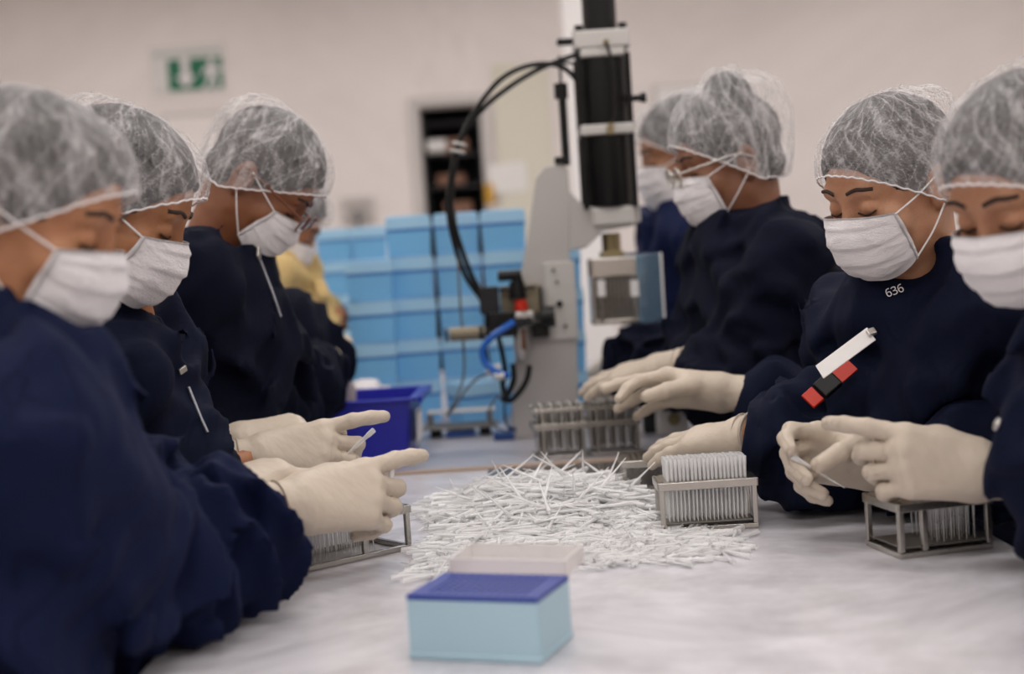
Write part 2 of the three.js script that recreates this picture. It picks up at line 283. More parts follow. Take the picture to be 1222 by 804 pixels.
const texCloth = dataTex(256, 256, (u, v) => 0.5 + 0.25 * Math.sin((u + v) * Math.PI * 2 * 64) + 0.3 * tn(u, v, 30), false, 8, 8);
const texCrease = dataTex(512, 512, (u, v) => 0.5 + 0.5 * tn(u, v, 12) + 0.3 * tn(u, v, 34, 3), false, 5, 5);
const texStrand = dataTex(512, 256, (u, v) => 0.55 + 0.55 * noise(u * 26, v * 8, 3) + 0.35 * noise(u * 90, v * 5, 9), true, 6, 6);
const texSkin = dataTex(256, 256, (u, v) => { const a = tn(u, v, 5, 3), b = tn(u, v, 40, 7); return [0.95 + 0.05 * a + 0.03 * b, 0.92 + 0.09 * a + 0.04 * b, 0.90 + 0.10 * a + 0.04 * b]; }, true, 9, 9);
const PM = {
  net: phy({ color: 0xf2eff0, roughness: 0.75, alphaMap: texNet, transparent: true, opacity: 0.95, side: THREE.DoubleSide, bumpMap: texNet, bumpScale: 0.0025 }),
  elastic: std({ color: 0xeae6e6, roughness: 0.8 }),
  mask: phy({ color: 0xf3eff0, roughness: 0.85, side: THREE.DoubleSide, bumpMap: texCrease, bumpScale: 0.0012 }),
  loop: std({ color: 0xf0ecec, roughness: 0.8 }),
  glove: phy({ color: 0xcabcab, roughness: 0.5, bumpMap: texCrease, bumpScale: 0.0005 }),
  hair: std({ color: 0x1c1512, roughness: 0.6, map: texStrand }),
  hairBrown: std({ color: 0x2e2018, roughness: 0.6, map: texStrand }),
  brow: std({ color: 0x34231b, roughness: 0.8 }),
  trousers: std({ color: 0x14161f, roughness: 0.9 }),
  shoe: std({ color: 0x17171a, roughness: 0.5 }),
  metal: std({ color: 0xc9c6c0, roughness: 0.3, metalness: 0.9 }),
  zip: std({ color: 0x9b9ca3, roughness: 0.45, metalness: 0.5 }),
  lens: phy({ color: 0xf4f0e8, roughness: 0.05, transmission: 0.9 }),
  frame: std({ color: 0x6d3b22, roughness: 0.35 }),
};
const navy = (hex) => phy({ color: hex, roughness: 0.8, bumpMap: texCloth, bumpScale: 0.0003, specularIntensity: 0.25 });
const skinMat = (hex) => phy({ color: hex, roughness: 0.5, map: texSkin });

/** head, in its own frame: eyes at y = 0, face towards +z, the person's left at +x */
function headField(neck, o = {}) {
  const E1 = [];
  const cran = ell(0, 0.034, -0.008, 0.073, 0.077, 0.096), face = ell(0, -0.03, 0.028, 0.058, 0.082, 0.060), jawL = cap(V(0.043, -0.062, 0.0), V(0.008, -0.098, 0.066), 0.02, 0.015), jawR = cap(V(-0.043, -0.062, 0.0), V(-0.008, -0.098, 0.066), 0.02, 0.015);
  const nose = cap(V(0, 0.004, 0.087), V(0, -0.036, 0.104), 0.007, 0.0095), wing = cap(V(-0.010, -0.040, 0.094), V(0.010, -0.040, 0.094), 0.0075, 0.0075);
  const brow = cap(V(-0.036, 0.021, 0.076), V(0.036, 0.021, 0.076), 0.011, 0.011), lipU = cap(V(-0.016, -0.064, 0.086), V(0.016, -0.064, 0.086), 0.007, 0.007), lipD = cap(V(-0.013, -0.074, 0.085), V(0.013, -0.074, 0.085), 0.007, 0.007);
  const nk = cap(V(0, -0.045, -0.02), neck, 0.054, 0.060), nk2 = cap(V(0, -0.02, -0.04), neck.clone().add(V(0, 0, -0.015)), 0.048, 0.058);
  return (x, y, z) => {
    let d = smin(cran(x, y, z), face(x, y, z), 0.03); d = smin(d, Math.min(jawL(x, y, z), jawR(x, y, z)), 0.03);
    d = smin(d, brow(x, y, z), 0.014); d = smin(d, smin(nose(x, y, z), wing(x, y, z), 0.008), 0.012); d = smin(d, lipU(x, y, z), 0.006); d = smin(d, lipD(x, y, z), 0.006);
    const ax = Math.abs(x);
    d = smin(d, Math.hypot(ax - 0.042, y + 0.034, z - 0.056) - 0.024, 0.02);
    d = smax(d, -(Math.hypot((ax - 0.031) * 0.8, y - 0.001, z - 0.101) - 0.0165), 0.012);                               // eye socket
    d = smin(d, Math.hypot((ax - 0.031) * 0.9, y + 0.003, z - 0.0755) - 0.0130, 0.003);                                // lid over the eyeball
    const ex = ax - 0.076, ey = y + 0.012, ez = z + 0.014, er = Math.hypot(ex / 0.010, (ey + ez * 0.2) / 0.033, ez / 0.020);
    let ear = (er - 1) * 0.010; ear = smax(ear, -(Math.hypot(ex - 0.012, (ey + 0.002) * 0.55, (ez - 0.001) * 0.8) - 0.0105), 0.004);
    d = smin(d, ear, 0.006);
    d = smin(d, smin(nk(x, y, z), nk2(x, y, z), 0.02), 0.03);
    return d;
  };
}
/** hand in its own frame: wrist at 0, fingers along +y, back of the hand +z, thumb side = s * x (s = -1 right hand, +1 left hand) */
function handField(o) {
  const s = o.left ? 1 : -1, g = o.loose ?? 0.001, X = (x, y, z) => V(s * x, y, z), palm = [], fingers = [];
  const K = [[0.027, 0.086, 0], [0.0085, 0.090, 0.002], [-0.0105, 0.085, 0.001], [-0.028, 0.076, -0.003]];
  const L = [[0.042, 0.025, 0.020], [0.046, 0.028, 0.021], [0.043, 0.026, 0.020], [0.034, 0.020, 0.018]], R = [0.0092, 0.0094, 0.0088, 0.0078];
  palm.push(cap(X(0, -(o.wristLen ?? 0.11), 0), X(0, 0.005, 0), o.wristLen ? 0.025 : 0.031 + g, 0.025 + g));
  K.forEach((k, i) => palm.push(cap(X(k[0] * 0.55, 0.012, -0.002), X(...k), 0.0165 + g, 0.0115 + g)));
  palm.push(cap(X(0.016, 0.016, -0.008), X(0.030, 0.050, -0.014), 0.016 + g, 0.014 + g));
  K.forEach((k, i) => {
    const c = o.curl[i], sp = (o.spread?.[i] ?? [0.10, 0.02, -0.05, -0.13][i]); let p = X(...k), a = 0; const f = [];
    for (let j = 0; j < 3; j++) { a += (Array.isArray(c) ? c[j] : [c * 0.8, c, c * 0.7][j]); const q = p.clone().add(X(Math.sin(sp) * Math.cos(a) * L[i][j], Math.cos(sp) * Math.cos(a) * L[i][j], -Math.sin(a) * L[i][j])); f.push(cap(p, q, R[i] - j * 0.0007 + g, R[i] - (j + 1) * 0.0007 + g)); p = q; }
    fingers.push(f); if (i === 0) o.tipIndex = p; 
  });
  const t = o.thumb ?? [[0.030, 0.046, -0.014], [0.048, 0.074, -0.02], [0.052, 0.100, -0.026]];
  const th = [X(...t[0]), X(...t[1]), X(...t[2])]; fingers.push([cap(th[0], th[1], 0.0135 + g, 0.0108 + g), cap(th[1], th[2], 0.0108 + g, 0.0088 + g)]); o.tipThumb = th[2];
  return (x, y, z) => {
    let d = 1; for (const f of palm) d = smin(d, f(x, y, z), 0.016);
    let m = 1; for (const fi of fingers) { let a = 1; for (const f of fi) a = smin(a, f(x, y, z), 0.004); m = smin(m, a, 0.0018); }
    return smin(d, m, 0.008);
  };
}
function frameOf(w, k, dorsal) { const y = k.clone().sub(w).normalize(), x = y.clone().cross(dorsal).normalize(), z = x.clone().cross(y); return new THREE.Matrix4().makeBasis(x, y, z).setPosition(w); }

/** one worker; joints come as world points */
function person(s) {
  const hd = s.head, base = V(s.pelvis.x, 0, s.pelvis.z), root = thing('person', s.label, 'person', base, 0, s.group), out = {};
  const part = (name, geo, mat, parent = root) => { const g = Array.isArray(geo) ? join(geo) : geo; g.translate(-base.x, -base.y, -base.z); return obj(name, g, mat, parent); };
  const HM = new THREE.Matrix4().makeRotationFromEuler(new THREE.Euler(hd.pitch * RAD, hd.yaw * RAD, (hd.roll ?? 0) * RAD, 'YXZ')).scale(V(1, 1, 1).multiplyScalar(hd.size ?? 1)).setPosition(hd.p), HI = HM.clone().invert();
  const SL = s.L.sh, SR = s.R.sh, mid = SL.clone().add(SR).multiplyScalar(0.5), axis = SL.clone().sub(SR).normalize(), fwd = axis.clone().cross(V(0, 1, 0)).normalize();
  const N = mid.clone().add(V(0, 0.045, 0)).addScaledVector(fwd, 0.005), pel = s.pelvis;
  // --- skin
  const neckL = N.clone().addScaledVector(V(0, 1, 0), -0.03).applyMatrix4(HI), hf = headField(neckL);
  const lo = V(-0.11, Math.min(-0.135, neckL.y - 0.02), Math.min(-0.13, neckL.z - 0.08)), hi = V(0.11, 0.14, 0.14);
  lo.x = Math.min(lo.x, neckL.x - 0.08); hi.x = Math.max(hi.x, neckL.x + 0.08);
  const headGeo = netsOf(hf, lo, hi, s.far ? 0.0055 : 0.0036).applyMatrix4(HM);
  const limbs = [cap(mid, pel, 0.06, 0.062), cap(SL, SR, 0.03, 0.03)];
  for (const a of [s.L, s.R]) limbs.push(cap(a.sh, a.el, 0.032, 0.026), cap(a.el, a.wr, 0.027, 0.023));
  for (const q of [-1, 1]) { const hip = pel.clone().addScaledVector(axis, q * 0.085), foot = V(hip.x, 0.08, hip.z); limbs.push(cap(hip, foot, 0.045, 0.035)); }
  const bodyF = (x, y, z) => { let d = 1; for (const f of limbs) d = smin(d, f(x, y, z), 0.03); return smax(d, 0.022 - tableField(x, y, z), 0.01); };
  const bb = new THREE.Box3(); for (const p of [SL, SR, s.L.el, s.R.el, s.L.wr, s.R.wr, pel, N]) bb.expandByPoint(p); bb.expandByScalar(0.20); bb.min.y = 0.02;
  const skin = [headGeo, netsOf(bodyF, bb.min, bb.max, 0.02)], gloves = [];
  for (const [side, a] of [['L', s.L], ['R', s.R]]) {
    const o = { ...a.hand, left: side === 'L' }, hm = frameOf(a.wr, a.kn, a.dorsal).scale(V(1, 1, 1).multiplyScalar(o.size ?? 1.12)), f = handField({ ...o, wristLen: o.wristSkin ?? 0.045, loose: o.bare ? 0 : -0.0015 });
    const big = handField(o), b0 = V(-0.075, -0.1, -0.115), b1 = V(0.075, 0.2, 0.06);
    skin.push(netsOf(f, b0, b1, o.bare ? 0.0035 : 0.0055).applyMatrix4(hm)); out[side] = { matrix: hm, tipIndex: o.tipIndex, tipThumb: o.tipThumb, field: big };
    if (o.bare) continue;
    const len = o.cuff ?? 0.058, cutF = (x, y, z) => { let d = big(x, y, z) - 0.0006 * ridge(x * 60, y * 90, z * 60) ; return Math.max(d, -(y + len)); };
    const gl = part('glove', netsOf(cutF, b0, b1, s.far ? 0.0042 : 0.003).applyMatrix4(hm), PM.glove);
    const ring = new THREE.TorusGeometry(0.0300, 0.0022, 8, 36).rotateX(Math.PI / 2).translate(0, -len + 0.001, 0), r2 = new THREE.TorusGeometry(0.0288, 0.0012, 6, 36).rotateX(Math.PI / 2).rotateZ(0.1).translate(0, -len + 0.018, 0);
    part('cuff_roll', [ring.applyMatrix4(hm), r2.applyMatrix4(hm)], PM.glove, gl);
  }
  part('body', mergeVertices(join(skin), 1e-5), skinMat(s.skin));
  // --- brows and lashes, on the head's own surface
  const on = (x, y) => { const q = march(hf, V(x, y, 0.2), V(0, 0, -1)); return q; };
  for (const q of [-1, 1]) {
    const pts = [0, 0.25, 0.5, 0.75, 1].map((t) => on(q * lerp(0.013, 0.049, t), 0.0235 + 0.006 * Math.sin(t * 2.4) - 0.004 * t * t).add(V(0, 0, 0.0004)));
    const g = tube(pts, 0.0028, 20, 6), pa = g.attributes.position; g.applyMatrix4(HM); part('eyebrow', g, PM.brow);
    const ls = [0, 0.25, 0.5, 0.75, 1].map((t) => on(q * lerp(0.017, 0.045, t), -0.0075 - 0.0035 * Math.sin(t * Math.PI)).add(V(0, 0, 0.001)));
    part('eyelashes', tube(ls, 0.0014, 16, 5).applyMatrix4(HM), PM.brow);
  }
  // --- hair
  const hairA = ell(0, 0.038, -0.013, 0.0815, 0.0865, 0.1035), bun = s.bun ? ell(...s.bun) : null, low = cap(V(-0.045, -0.03, -0.062), V(0.045, -0.03, -0.062), 0.032, 0.032);
  const hairF = (x, y, z) => { let d = smin(hairA(x, y, z), low(x, y, z), 0.03); d = Math.max(d, (z - 0.045) * 0.70 + (0.07 - y) * 0.50 - 0.031); if (s.sideburn) d = smin(d, Math.min(cap(V(0.071, 0.03, 0.035), V(0.073, -0.02, 0.018), 0.007, 0.004)(x, y, z), cap(V(-0.071, 0.03, 0.035), V(-0.073, -0.02, 0.018), 0.007, 0.004)(x, y, z)), 0.01); if (bun) d = smin(d, bun(x, y, z), 0.02); return d - 0.0022 * ridge(x * 40, y * 60, z * 16); };
  const hg = netsOf(hairF, V(-0.1, -0.09, -0.17), V(0.1, 0.24, 0.12), s.far ? 0.007 : 0.005).applyMatrix4(HM);
  part('hair', hg, s.hair ?? PM.hair);
  // --- hairnet
  const c = { top: 0.120, back: 0.015, puff: 0.05, sag: 0, topZ: -0.02, seed: 0, ...s.net };
  const band = (u) => { const ph = u * Math.PI * 2, a = 0.0805 + 0.0095 * Math.exp(-Math.pow(((ph > Math.PI ? 2 * Math.PI - ph : ph) - 1.72) / 0.5, 2)), z = 0.1035 * Math.cos(ph) - 0.003, y = z > -0.03 ? lerp(-0.052, 0.056, (z + 0.03) / 0.13) : lerp(-0.052, -0.062, (-0.03 - z) / 0.075); return V(a * Math.sin(ph), y + (c.lift ?? 0), z); };
  const netP = (u, v, off = 0) => {
    const B = band(u % 1), t = v * Math.PI / 2, ct = Math.pow(Math.max(0, Math.cos(t)), 0.62), st = Math.pow(Math.sin(t), 0.95), bk = smooth(0.03, -0.1, B.z), pf = 1 + c.puff * Math.sin(2 * t) * (1 + bk * 0.8), ph = u * Math.PI * 2;
    const p = V(B.x * ct * pf, B.y + (c.top - B.y) * st, B.z * ct * pf + c.topZ * st - bk * c.back * Math.sin(2 * t) );
    if (bun) { for (let i = 0; i < 8; i++) { const d = hairF(p.x, p.y, p.z); if (d < 0.006) p.addScaledVector(p.clone().sub(V(0, 0.04, -0.02)).normalize(), 0.006 - d); } }
    const cs = Math.cos(ph), sn = Math.sin(ph), w = Math.sin(Math.min(1, v * 1.15) * Math.PI * 0.5), q = c.seed;
    let k = 0.0045 * ridge(p.x * 22 + q, p.y * 13, p.z * 22) + 0.0035 * ridge(p.x * 40, p.y * 26 + q, p.z * 40) + 0.006 * noise(p.x * 14 + q, p.y * 14, p.z * 14) * w;
    k = k * w + 0.0022 * (Math.sin(ph * 44 + 3 * Math.sin(ph * 3)) + 0.6 * Math.sin(ph * 71)) * Math.exp(-v * 6) * smooth(0, 0.05, v) + 0.0025;
    const n = p.clone().sub(V(0, 0.02, -0.01)).normalize(); p.addScaledVector(n, k + off);
    for (let i = 0; i < 3; i++) { const d = Math.min(hairF(p.x, p.y, p.z), hf(p.x, p.y, p.z)); if (d < 0.0022) p.addScaledVector(n, 0.0022 - d + 0.0004); }
    return p;
  };
  const net = part('hairnet', sheet((u, v) => netP(u, v), s.far ? 110 : 200, s.far ? 36 : 64, 1, 1).applyMatrix4(HM), PM.net);
  const bp = []; for (let i = 0; i < 150; i++) { const p = netP(i / 150, 0); p.y += 0.0016 * noise(i * 0.23, c.seed, 4) + 0.0009 * Math.sin(i * 1.9); bp.push(p); } 
  part('elastic_band', new THREE.TubeGeometry(new THREE.CatmullRomCurve3(bp, true), 300, 0.0015, 5, true).applyMatrix4(HM), PM.elastic, net);
  // --- mask and ear loops
  const C = new THREE.CatmullRomCurve3([V(0, -0.008, 0.104), V(0, -0.036, 0.1165), V(0, -0.064, 0.1150), V(0, -0.092, 0.1060), V(0, -0.114, 0.082)]), mk = { ...s.mask };
  const Sd = new THREE.CatmullRomCurve3([V(0.0605, -0.020, 0.060), V(0.0635, -0.044, 0.055), V(0.062, -0.068, 0.049), V(0.056, -0.094, 0.042)]);
  const maskP = (u, v) => {
    const a = u * 2 - 1, ang = a * Math.PI / 2, cp = C.getPoint(v), sp = Sd.getPoint(v), k = Math.pow(Math.max(0, Math.cos(ang)), 0.72), e = 1 - k;
    const p = V(sp.x * Math.sign(a) * Math.pow(Math.abs(Math.sin(ang)), 0.9), lerp(cp.y, sp.y, e), lerp(cp.z, sp.z, e));
    const saw = ((v * 4.0 + 0.35) % 1), pl = 0.0034 * (saw < 0.8 ? saw / 0.8 : (1 - saw) / 0.2) * k + 0.0035 * noise(p.x * 26 + c.seed, p.y * 22, p.z * 26) * k + 0.002 * ridge(p.x * 30, p.y * 60 + c.seed, p.z * 20) * (1 - k * 0.5);
    const n = V(p.x, (p.y + 0.05) * 0.4, p.z - 0.02).normalize(); p.addScaledVector(n, pl);
    for (let i = 0; i < 3; i++) { const d = hf(p.x, p.y, p.z); if (d < 0.0018) p.addScaledVector(n, 0.0018 - d); }
    return p;
  };
  const mg = sheet(maskP, 48, 44), mask = part('mask', mg.applyMatrix4(HM), s.maskMat ?? PM.mask);
  const hem = []; for (const u of [0, 1]) hem.push(tube(Array.from({ length: 9 }, (_, i) => maskP(u === 0 ? 0.012 : 0.988, i / 8)), 0.0019, 24, 6));
  hem.push(tube(Array.from({ length: 25 }, (_, i) => maskP(0.01 + i / 24 * 0.98, 0.004)), 0.0013, 60, 6));
  part('mask_hem', hem.map((g) => g.applyMatrix4(HM)), PM.mask, mask);
  for (const q of [-1, 1]) for (const v of [0.02, 0.98]) {
    const a = maskP(q < 0 ? 0.01 : 0.99, v), b = V(q * 0.083, v < 0.5 ? 0.006 : -0.036, -0.006), m = a.clone().lerp(b, 0.5); m.x += q * 0.006;
    for (const p of [a, m, b]) { for (let i = 0; i < 4; i++) { const d = hf(p.x, p.y, p.z); if (d < 0.002) p.x += q * (0.0022 - d) * 1.2; } }
    part('ear_loop', tube([a, m, b], 0.0014, 16, 6).applyMatrix4(HM), PM.loop, mask);
  }
  if (s.glasses) {
    const gl = [], lens = [];
    for (const q of [-1, 1]) { gl.push(new THREE.TorusGeometry(0.0215, 0.0018, 8, 32).scale(1.12, 0.85, 1).translate(q * 0.032, -0.004, 0.111)); lens.push(new THREE.CircleGeometry(0.021, 24).scale(1.12, 0.85, 1).translate(q * 0.032, -0.004, 0.111)); gl.push(tube([V(q * 0.056, 0.002, 0.108), V(q * 0.077, 0.004, 0.06), V(q * 0.085, 0.004, 0.0), V(q * 0.086, -0.012, -0.03)], 0.002, 20, 6)); }
    gl.push(tube([V(-0.009, 0.0, 0.112), V(0, 0.004, 0.115), V(0.009, 0.0, 0.112)], 0.0016, 8, 6));
    const G = part('glasses', gl.map((g) => g.applyMatrix4(HM)), s.glasses); part('lens', lens.map((g) => g.applyMatrix4(HM)), PM.lens, G);
  }
  // --- jacket: shell of torso and sleeves with folds
  const jm = navy(s.navy ?? 0x1c2447), torso = [], th = s.girth ?? 0.112, q = s.seed ?? 0;
  for (const k of [-1, 1]) torso.push(cap(mid.clone().addScaledVector(axis, k * 0.075).add(V(0, -0.085, 0)), pel.clone().addScaledVector(axis, k * 0.07).add(V(0, -0.06, 0)), th * 0.92, th));
  torso.push(cap(SL, SR, 0.066, 0.066), cap(N.clone().add(V(0, -0.012, 0)), SL, 0.055, 0.062), cap(N.clone().add(V(0, -0.012, 0)), SR, 0.055, 0.062), cap(mid.clone().add(V(0, -0.12, 0)).addScaledVector(fwd, 0.045), mid.clone().lerp(pel, 0.55).addScaledVector(fwd, 0.035), 0.09, 0.10));
  const arms = [s.L, s.R].map((a) => {
    const dir = a.wr.clone().sub(a.el).normalize(), ws = a.wr.clone().addScaledVector(dir, -(a.cut ?? 0.03)), rb = a.bag ?? 0.058, rc = a.cuffR ?? 0.050, mid2 = a.el.clone().lerp(ws, 0.72);
    return { up: cap(a.sh, a.el, 0.070, rb + 0.004), f1: cap(a.el, mid2, rb + 0.003, rb - 0.004), f2: cap(mid2, ws.clone().addScaledVector(dir, 0.03), rb - 0.004, rc), hole: cap(ws.clone().addScaledVector(dir, rc - 0.020), ws.clone().addScaledVector(dir, 0.10), rc - 0.010, rc - 0.010), dir, ws, a, lu: a.sh.distanceTo(a.el), lf: a.el.distanceTo(a.wr) };
  });
  const before = worn.slice();
  const jF = (x, y, z) => {
    let d = 1; for (const f of torso) d = smin(d, f(x, y, z), 0.05);
    let fold = 0; const near = d < 0.06;
    if (near) fold = 0.034 * soft(x * 6 + q + y * 4, y * 3.5, z * 6) + 0.021 * soft(x * 11 - y * 7, y * 7 + q, z * 11) + 0.006 * noise(x * 20, y * 12 + q, z * 20);
    for (const m of arms) {
      const u = m.up(x, y, z), f1 = m.f1(x, y, z); let f2 = m.f2(x, y, z);
      const pl = (x - m.ws.x) * m.dir.x + (y - m.ws.y) * m.dir.y + (z - m.ws.z) * m.dir.z; f2 = Math.max(f2, pl, -m.hole(x, y, z));
      const a = smin(smin(u, f1, 0.03), f2, pl > -0.05 ? 0.004 : 0.02);
      if (a < 0.05) {
        const tu = m.up.t(x, y, z), tf = m.f1.t(x, y, z) * 0.72, along = tu < 1 ? tu * m.lu : m.lu + tf * m.lf, w = smooth(0.25, 0.9, tu) * smooth(1.3, 0.5, tf) * 0.8 + 0.45;
        const e = smooth(-0.005, -0.05, pl);
        const fo = (0.031 * soft(x * 6 + q, along * 10 + y * 6, z * 6) * w + 0.017 * soft(x * 11, along * 20 + q, z * 11) * w + 0.006 * noise(x * 16 + q, y * 16, z * 16)) * e + (1 - e) * 0.003 * noise(x * 45, y * 45, z * 45);
        fold = a < d ? lerp(fold, fo, smooth(0, 0.03, d - a) * 0.5 + 0.5) : lerp(fo, fold, smooth(0, 0.03, a - d) * 0.5 + 0.5);
      }
      d = smin(d, a, 0.022);
    }
    d = Math.max(d, pel.y - 0.10 - y);
    d = d - fold + 0.015;
    if (y < TABLE + 0.05) d = smax(d, -tableField(x, y, z), 0.006);
    if (d < 0.02) for (const w of before) if (w.box.containsPoint(probe.set(x, y, z))) d = smax(d, -w.f(x, y, z) + 0.002, 0.004);
    return d;
  };
  const jb = new THREE.Box3(); for (const p of [SL, SR, s.L.el, s.R.el, s.L.wr, s.R.wr, pel, N]) jb.expandByPoint(p); jb.expandByScalar(0.16); jb.min.y = pel.y - 0.13;
  const jacket = part('jacket', netsOf(jF, jb.min, jb.max, s.far ? 0.0095 : 0.0065), jm);
  worn.push({ f: jF, box: jb });
  // stand collar
  const nAx = hd.p.clone().sub(N).normalize().lerp(V(0, 1, 0), 0.45).normalize(), cF = fwd.clone().addScaledVector(nAx, -fwd.dot(nAx)).normalize(), cS = nAx.clone().cross(cF);
  const colP = (u, v, rr2) => { const a = (u - 0.5) * 2 * Math.PI * 0.94, r = 0.076 - 0.004 * Math.cos(a) + rr2 + 0.006 * v * (s.collarOpen ?? 1) + 0.003 * noise(u * 9, v * 3, q), h = lerp(-0.045, (s.collarH ?? 0.012) + 0.008 * Math.cos(a), v); return N.clone().addScaledVector(nAx, h).addScaledVector(cF, -Math.cos(a) * r * 0.98 * 1).addScaledVector(cS, Math.sin(a) * r).addScaledVector(cF, 0.012); };
  const colG = [sheet((u, v) => colP(u, v, 0.004), 60, 10), sheet((u, v) => colP(1 - u, v, -0.003), 60, 10), tube(Array.from({ length: 31 }, (_, i) => colP(i / 30, 1, 0.0005)), 0.0042, 80, 6)];
  const collar = part('collar', colG, jm, jacket);
  out.collarF = (u, v) => colP(u, v, 0.0048);
  // trousers and shoes
  const legs = [-1, 1].map((k) => { const hip = pel.clone().addScaledVector(axis, k * 0.085); return cap(hip, V(hip.x, 0.12, hip.z), 0.092, 0.065); });
  part('trousers', netsOf((x, y, z) => Math.max(smin(legs[0](x, y, z), legs[1](x, y, z), 0.03) - 0.008 * ridge(x * 8, y * 4, z * 8), 0.07 - y, y - pel.y - 0.02), V(pel.x - 0.3, 0.03, pel.z - 0.3), V(pel.x + 0.3, pel.y + 0.1, pel.z + 0.3), 0.02), PM.trousers);
  for (const k of [-1, 1]) { const hip = pel.clone().addScaledVector(axis, k * 0.085), g = new THREE.SphereGeometry(1, 20, 12); const pp = g.attributes.position; for (let i = 0; i < pp.count; i++) { let y = pp.getY(i); if (y < 0) y *= 0.2; pp.setXYZ(i, pp.getX(i) * 0.048, 0.016 + y * 0.075, pp.getZ(i) * 0.13); } g.computeVertexNormals(); g.rotateY(Math.atan2(fwd.x, fwd.z)).translate(hip.x + fwd.x * 0.05, 0, hip.z + fwd.z * 0.05); part('shoe', g, PM.shoe); }
  Object.assign(out, { root, part, jF, hf, HM, N, fwd, axis, jacket, collar, jm, base });
  const len = (a) => `${a.sh.distanceTo(a.el).toFixed(2)}/${a.el.distanceTo(a.wr).toFixed(2)}`;
  console.log(s.key, 'arm L', len(s.L), 'arm R', len(s.R), 'shoulders', SL.distanceTo(SR).toFixed(2), 'neck', N.distanceTo(hd.p).toFixed(2), 'head y', hd.p.y.toFixed(2));
  return out;
}

const POINT = { curl: [[0.05, 0.25, 0.15], [0.55, 1.25, 0.7], [0.65, 1.35, 0.7], [0.70, 1.35, 0.7]], spread: [0.16, 0.0, -0.04, -0.10], thumb: [[0.030, 0.046, -0.018], [0.040, 0.078, -0.030], [0.034, 0.108, -0.036]] };
const FLAT = { curl: [[0.12, 0.15, 0.1], [0.1, 0.15, 0.1], [0.12, 0.15, 0.1], [0.15, 0.2, 0.1]], thumb: [[0.030, 0.046, -0.012], [0.050, 0.072, -0.018], [0.058, 0.096, -0.022]] };
const OPEN = { curl: [[0.5, 0.45, 0.3], [0.15, 0.25, 0.2], [0.25, 0.35, 0.2], [0.2, 0.3, 0.2]], spread: [0.2, 0.06, -0.1, -0.26], thumb: [[0.032, 0.046, -0.02], [0.046, 0.074, -0.042], [0.040, 0.102, -0.052]] };
const PINCH = { curl: [[0.35, 0.75, 0.55], [0.75, 0.85, 0.6], [0.95, 1.0, 0.6], [1.0, 1.1, 0.6]], thumb: [[0.030, 0.046, -0.022], [0.034, 0.074, -0.048], [0.022, 0.098, -0.062]] };
const add = (p, x, y, z) => p.clone().add(V(x, y, z));

const crew = {};
{ // left side, the one closest to the open tip box
  const sh = P(16, 515, 1.27);
  crew.a = person({ key: 'a', label: 'person in navy jacket reaching over the rack beside the light blue tip box', skin: 0xb98460, seed: 1.3, navy: 0x111937, girth: 0.118,
    head: { p: P(32, 253, 1.42), yaw: 87, pitch: 23, size: 0.95 }, pelvis: V(-0.57, 0.95, -1.38), net: { seed: 2.2, top: 0.117, puff: 0.06 },
    R: { sh, el: P(150, 700, 1.50), wr: P(352, 602, 1.75), kn: P(424, 590, 1.79), dorsal: V(0.1, 0.5, 0.86), hand: { ...POINT, size: 1.18, cuff: 0.036 }, bag: 0.074, cuffR: 0.058, cut: 0.046 },
    L: { sh: add(sh, -0.11, 0, -0.28), el: P(128, 612, 1.57), wr: P(245, 594, 1.73), kn: P(305, 570, 1.78), dorsal: V(-0.2, 0.9, 0.3), hand: { ...PINCH } } });
}
{ // left side, second
  const sh = P(122, 452, 1.80);
  crew.b = person({ key: 'b', label: 'person in blue jacket with white zip, finger pointing at the dark blue bin', skin: 0xa8744f, seed: 4.1, navy: 0x0b1228, sideburn: true,
    head: { p: P(140, 242, 1.84), yaw: 90, pitch: 30, size: 0.97 }, pelvis: V(-0.60, 0.95, -1.84), net: { seed: 5.6, back: 0.02 },
    R: { sh, el: P(200, 580, 1.90), wr: P(306, 547, 2.02), kn: P(376, 536, 2.03), dorsal: V(0.1, 0.55, 0.84), hand: { ...POINT, cuff: 0.036 }, cut: 0.045, cuffR: 0.052 },
    L: { sh: add(sh, -0.05, 0, -0.33), el: P(175, 560, 2.14), wr: P(280, 529, 2.16), kn: P(350, 513, 2.17), dorsal: V(0, 0.9, 0.4), hand: { ...PINCH } } });
}
{ // left side, third, over the bin
  const sh = P(222, 345, 2.30);
  crew.c = person({ key: 'c', label: 'person with glasses in navy zip jacket bowing over the dark blue bin', skin: 0x8f5d40, seed: 7.7, navy: 0x090e20, glasses: PM.frame, girth: 0.12,
    head: { p: P(314, 214, 2.44), yaw: 88, pitch: 48, size: 0.95 }, pelvis: V(-0.58, 0.95, -2.42), net: { seed: 8.3, puff: 0.06, back: 0.02, top: 0.120 },
    R: { sh, el: P(290, 478, 2.48), wr: P(398, 450, 2.87), kn: P(412, 476, 2.94), dorsal: V(0.7, 0.3, 0.6), hand: { ...PINCH }, cuffR: 0.052, cut: 0.02 },
    L: { sh: add(sh, 0.0, 0, -0.36), el: P(352, 420, 2.84), wr: P(402, 440, 2.98), kn: P(404, 480, 3.01), dorsal: V(0.9, 0.3, 0), hand: { ...PINCH }, cuffR: 0.05, bag: 0.064, cut: 0.02 } });
}
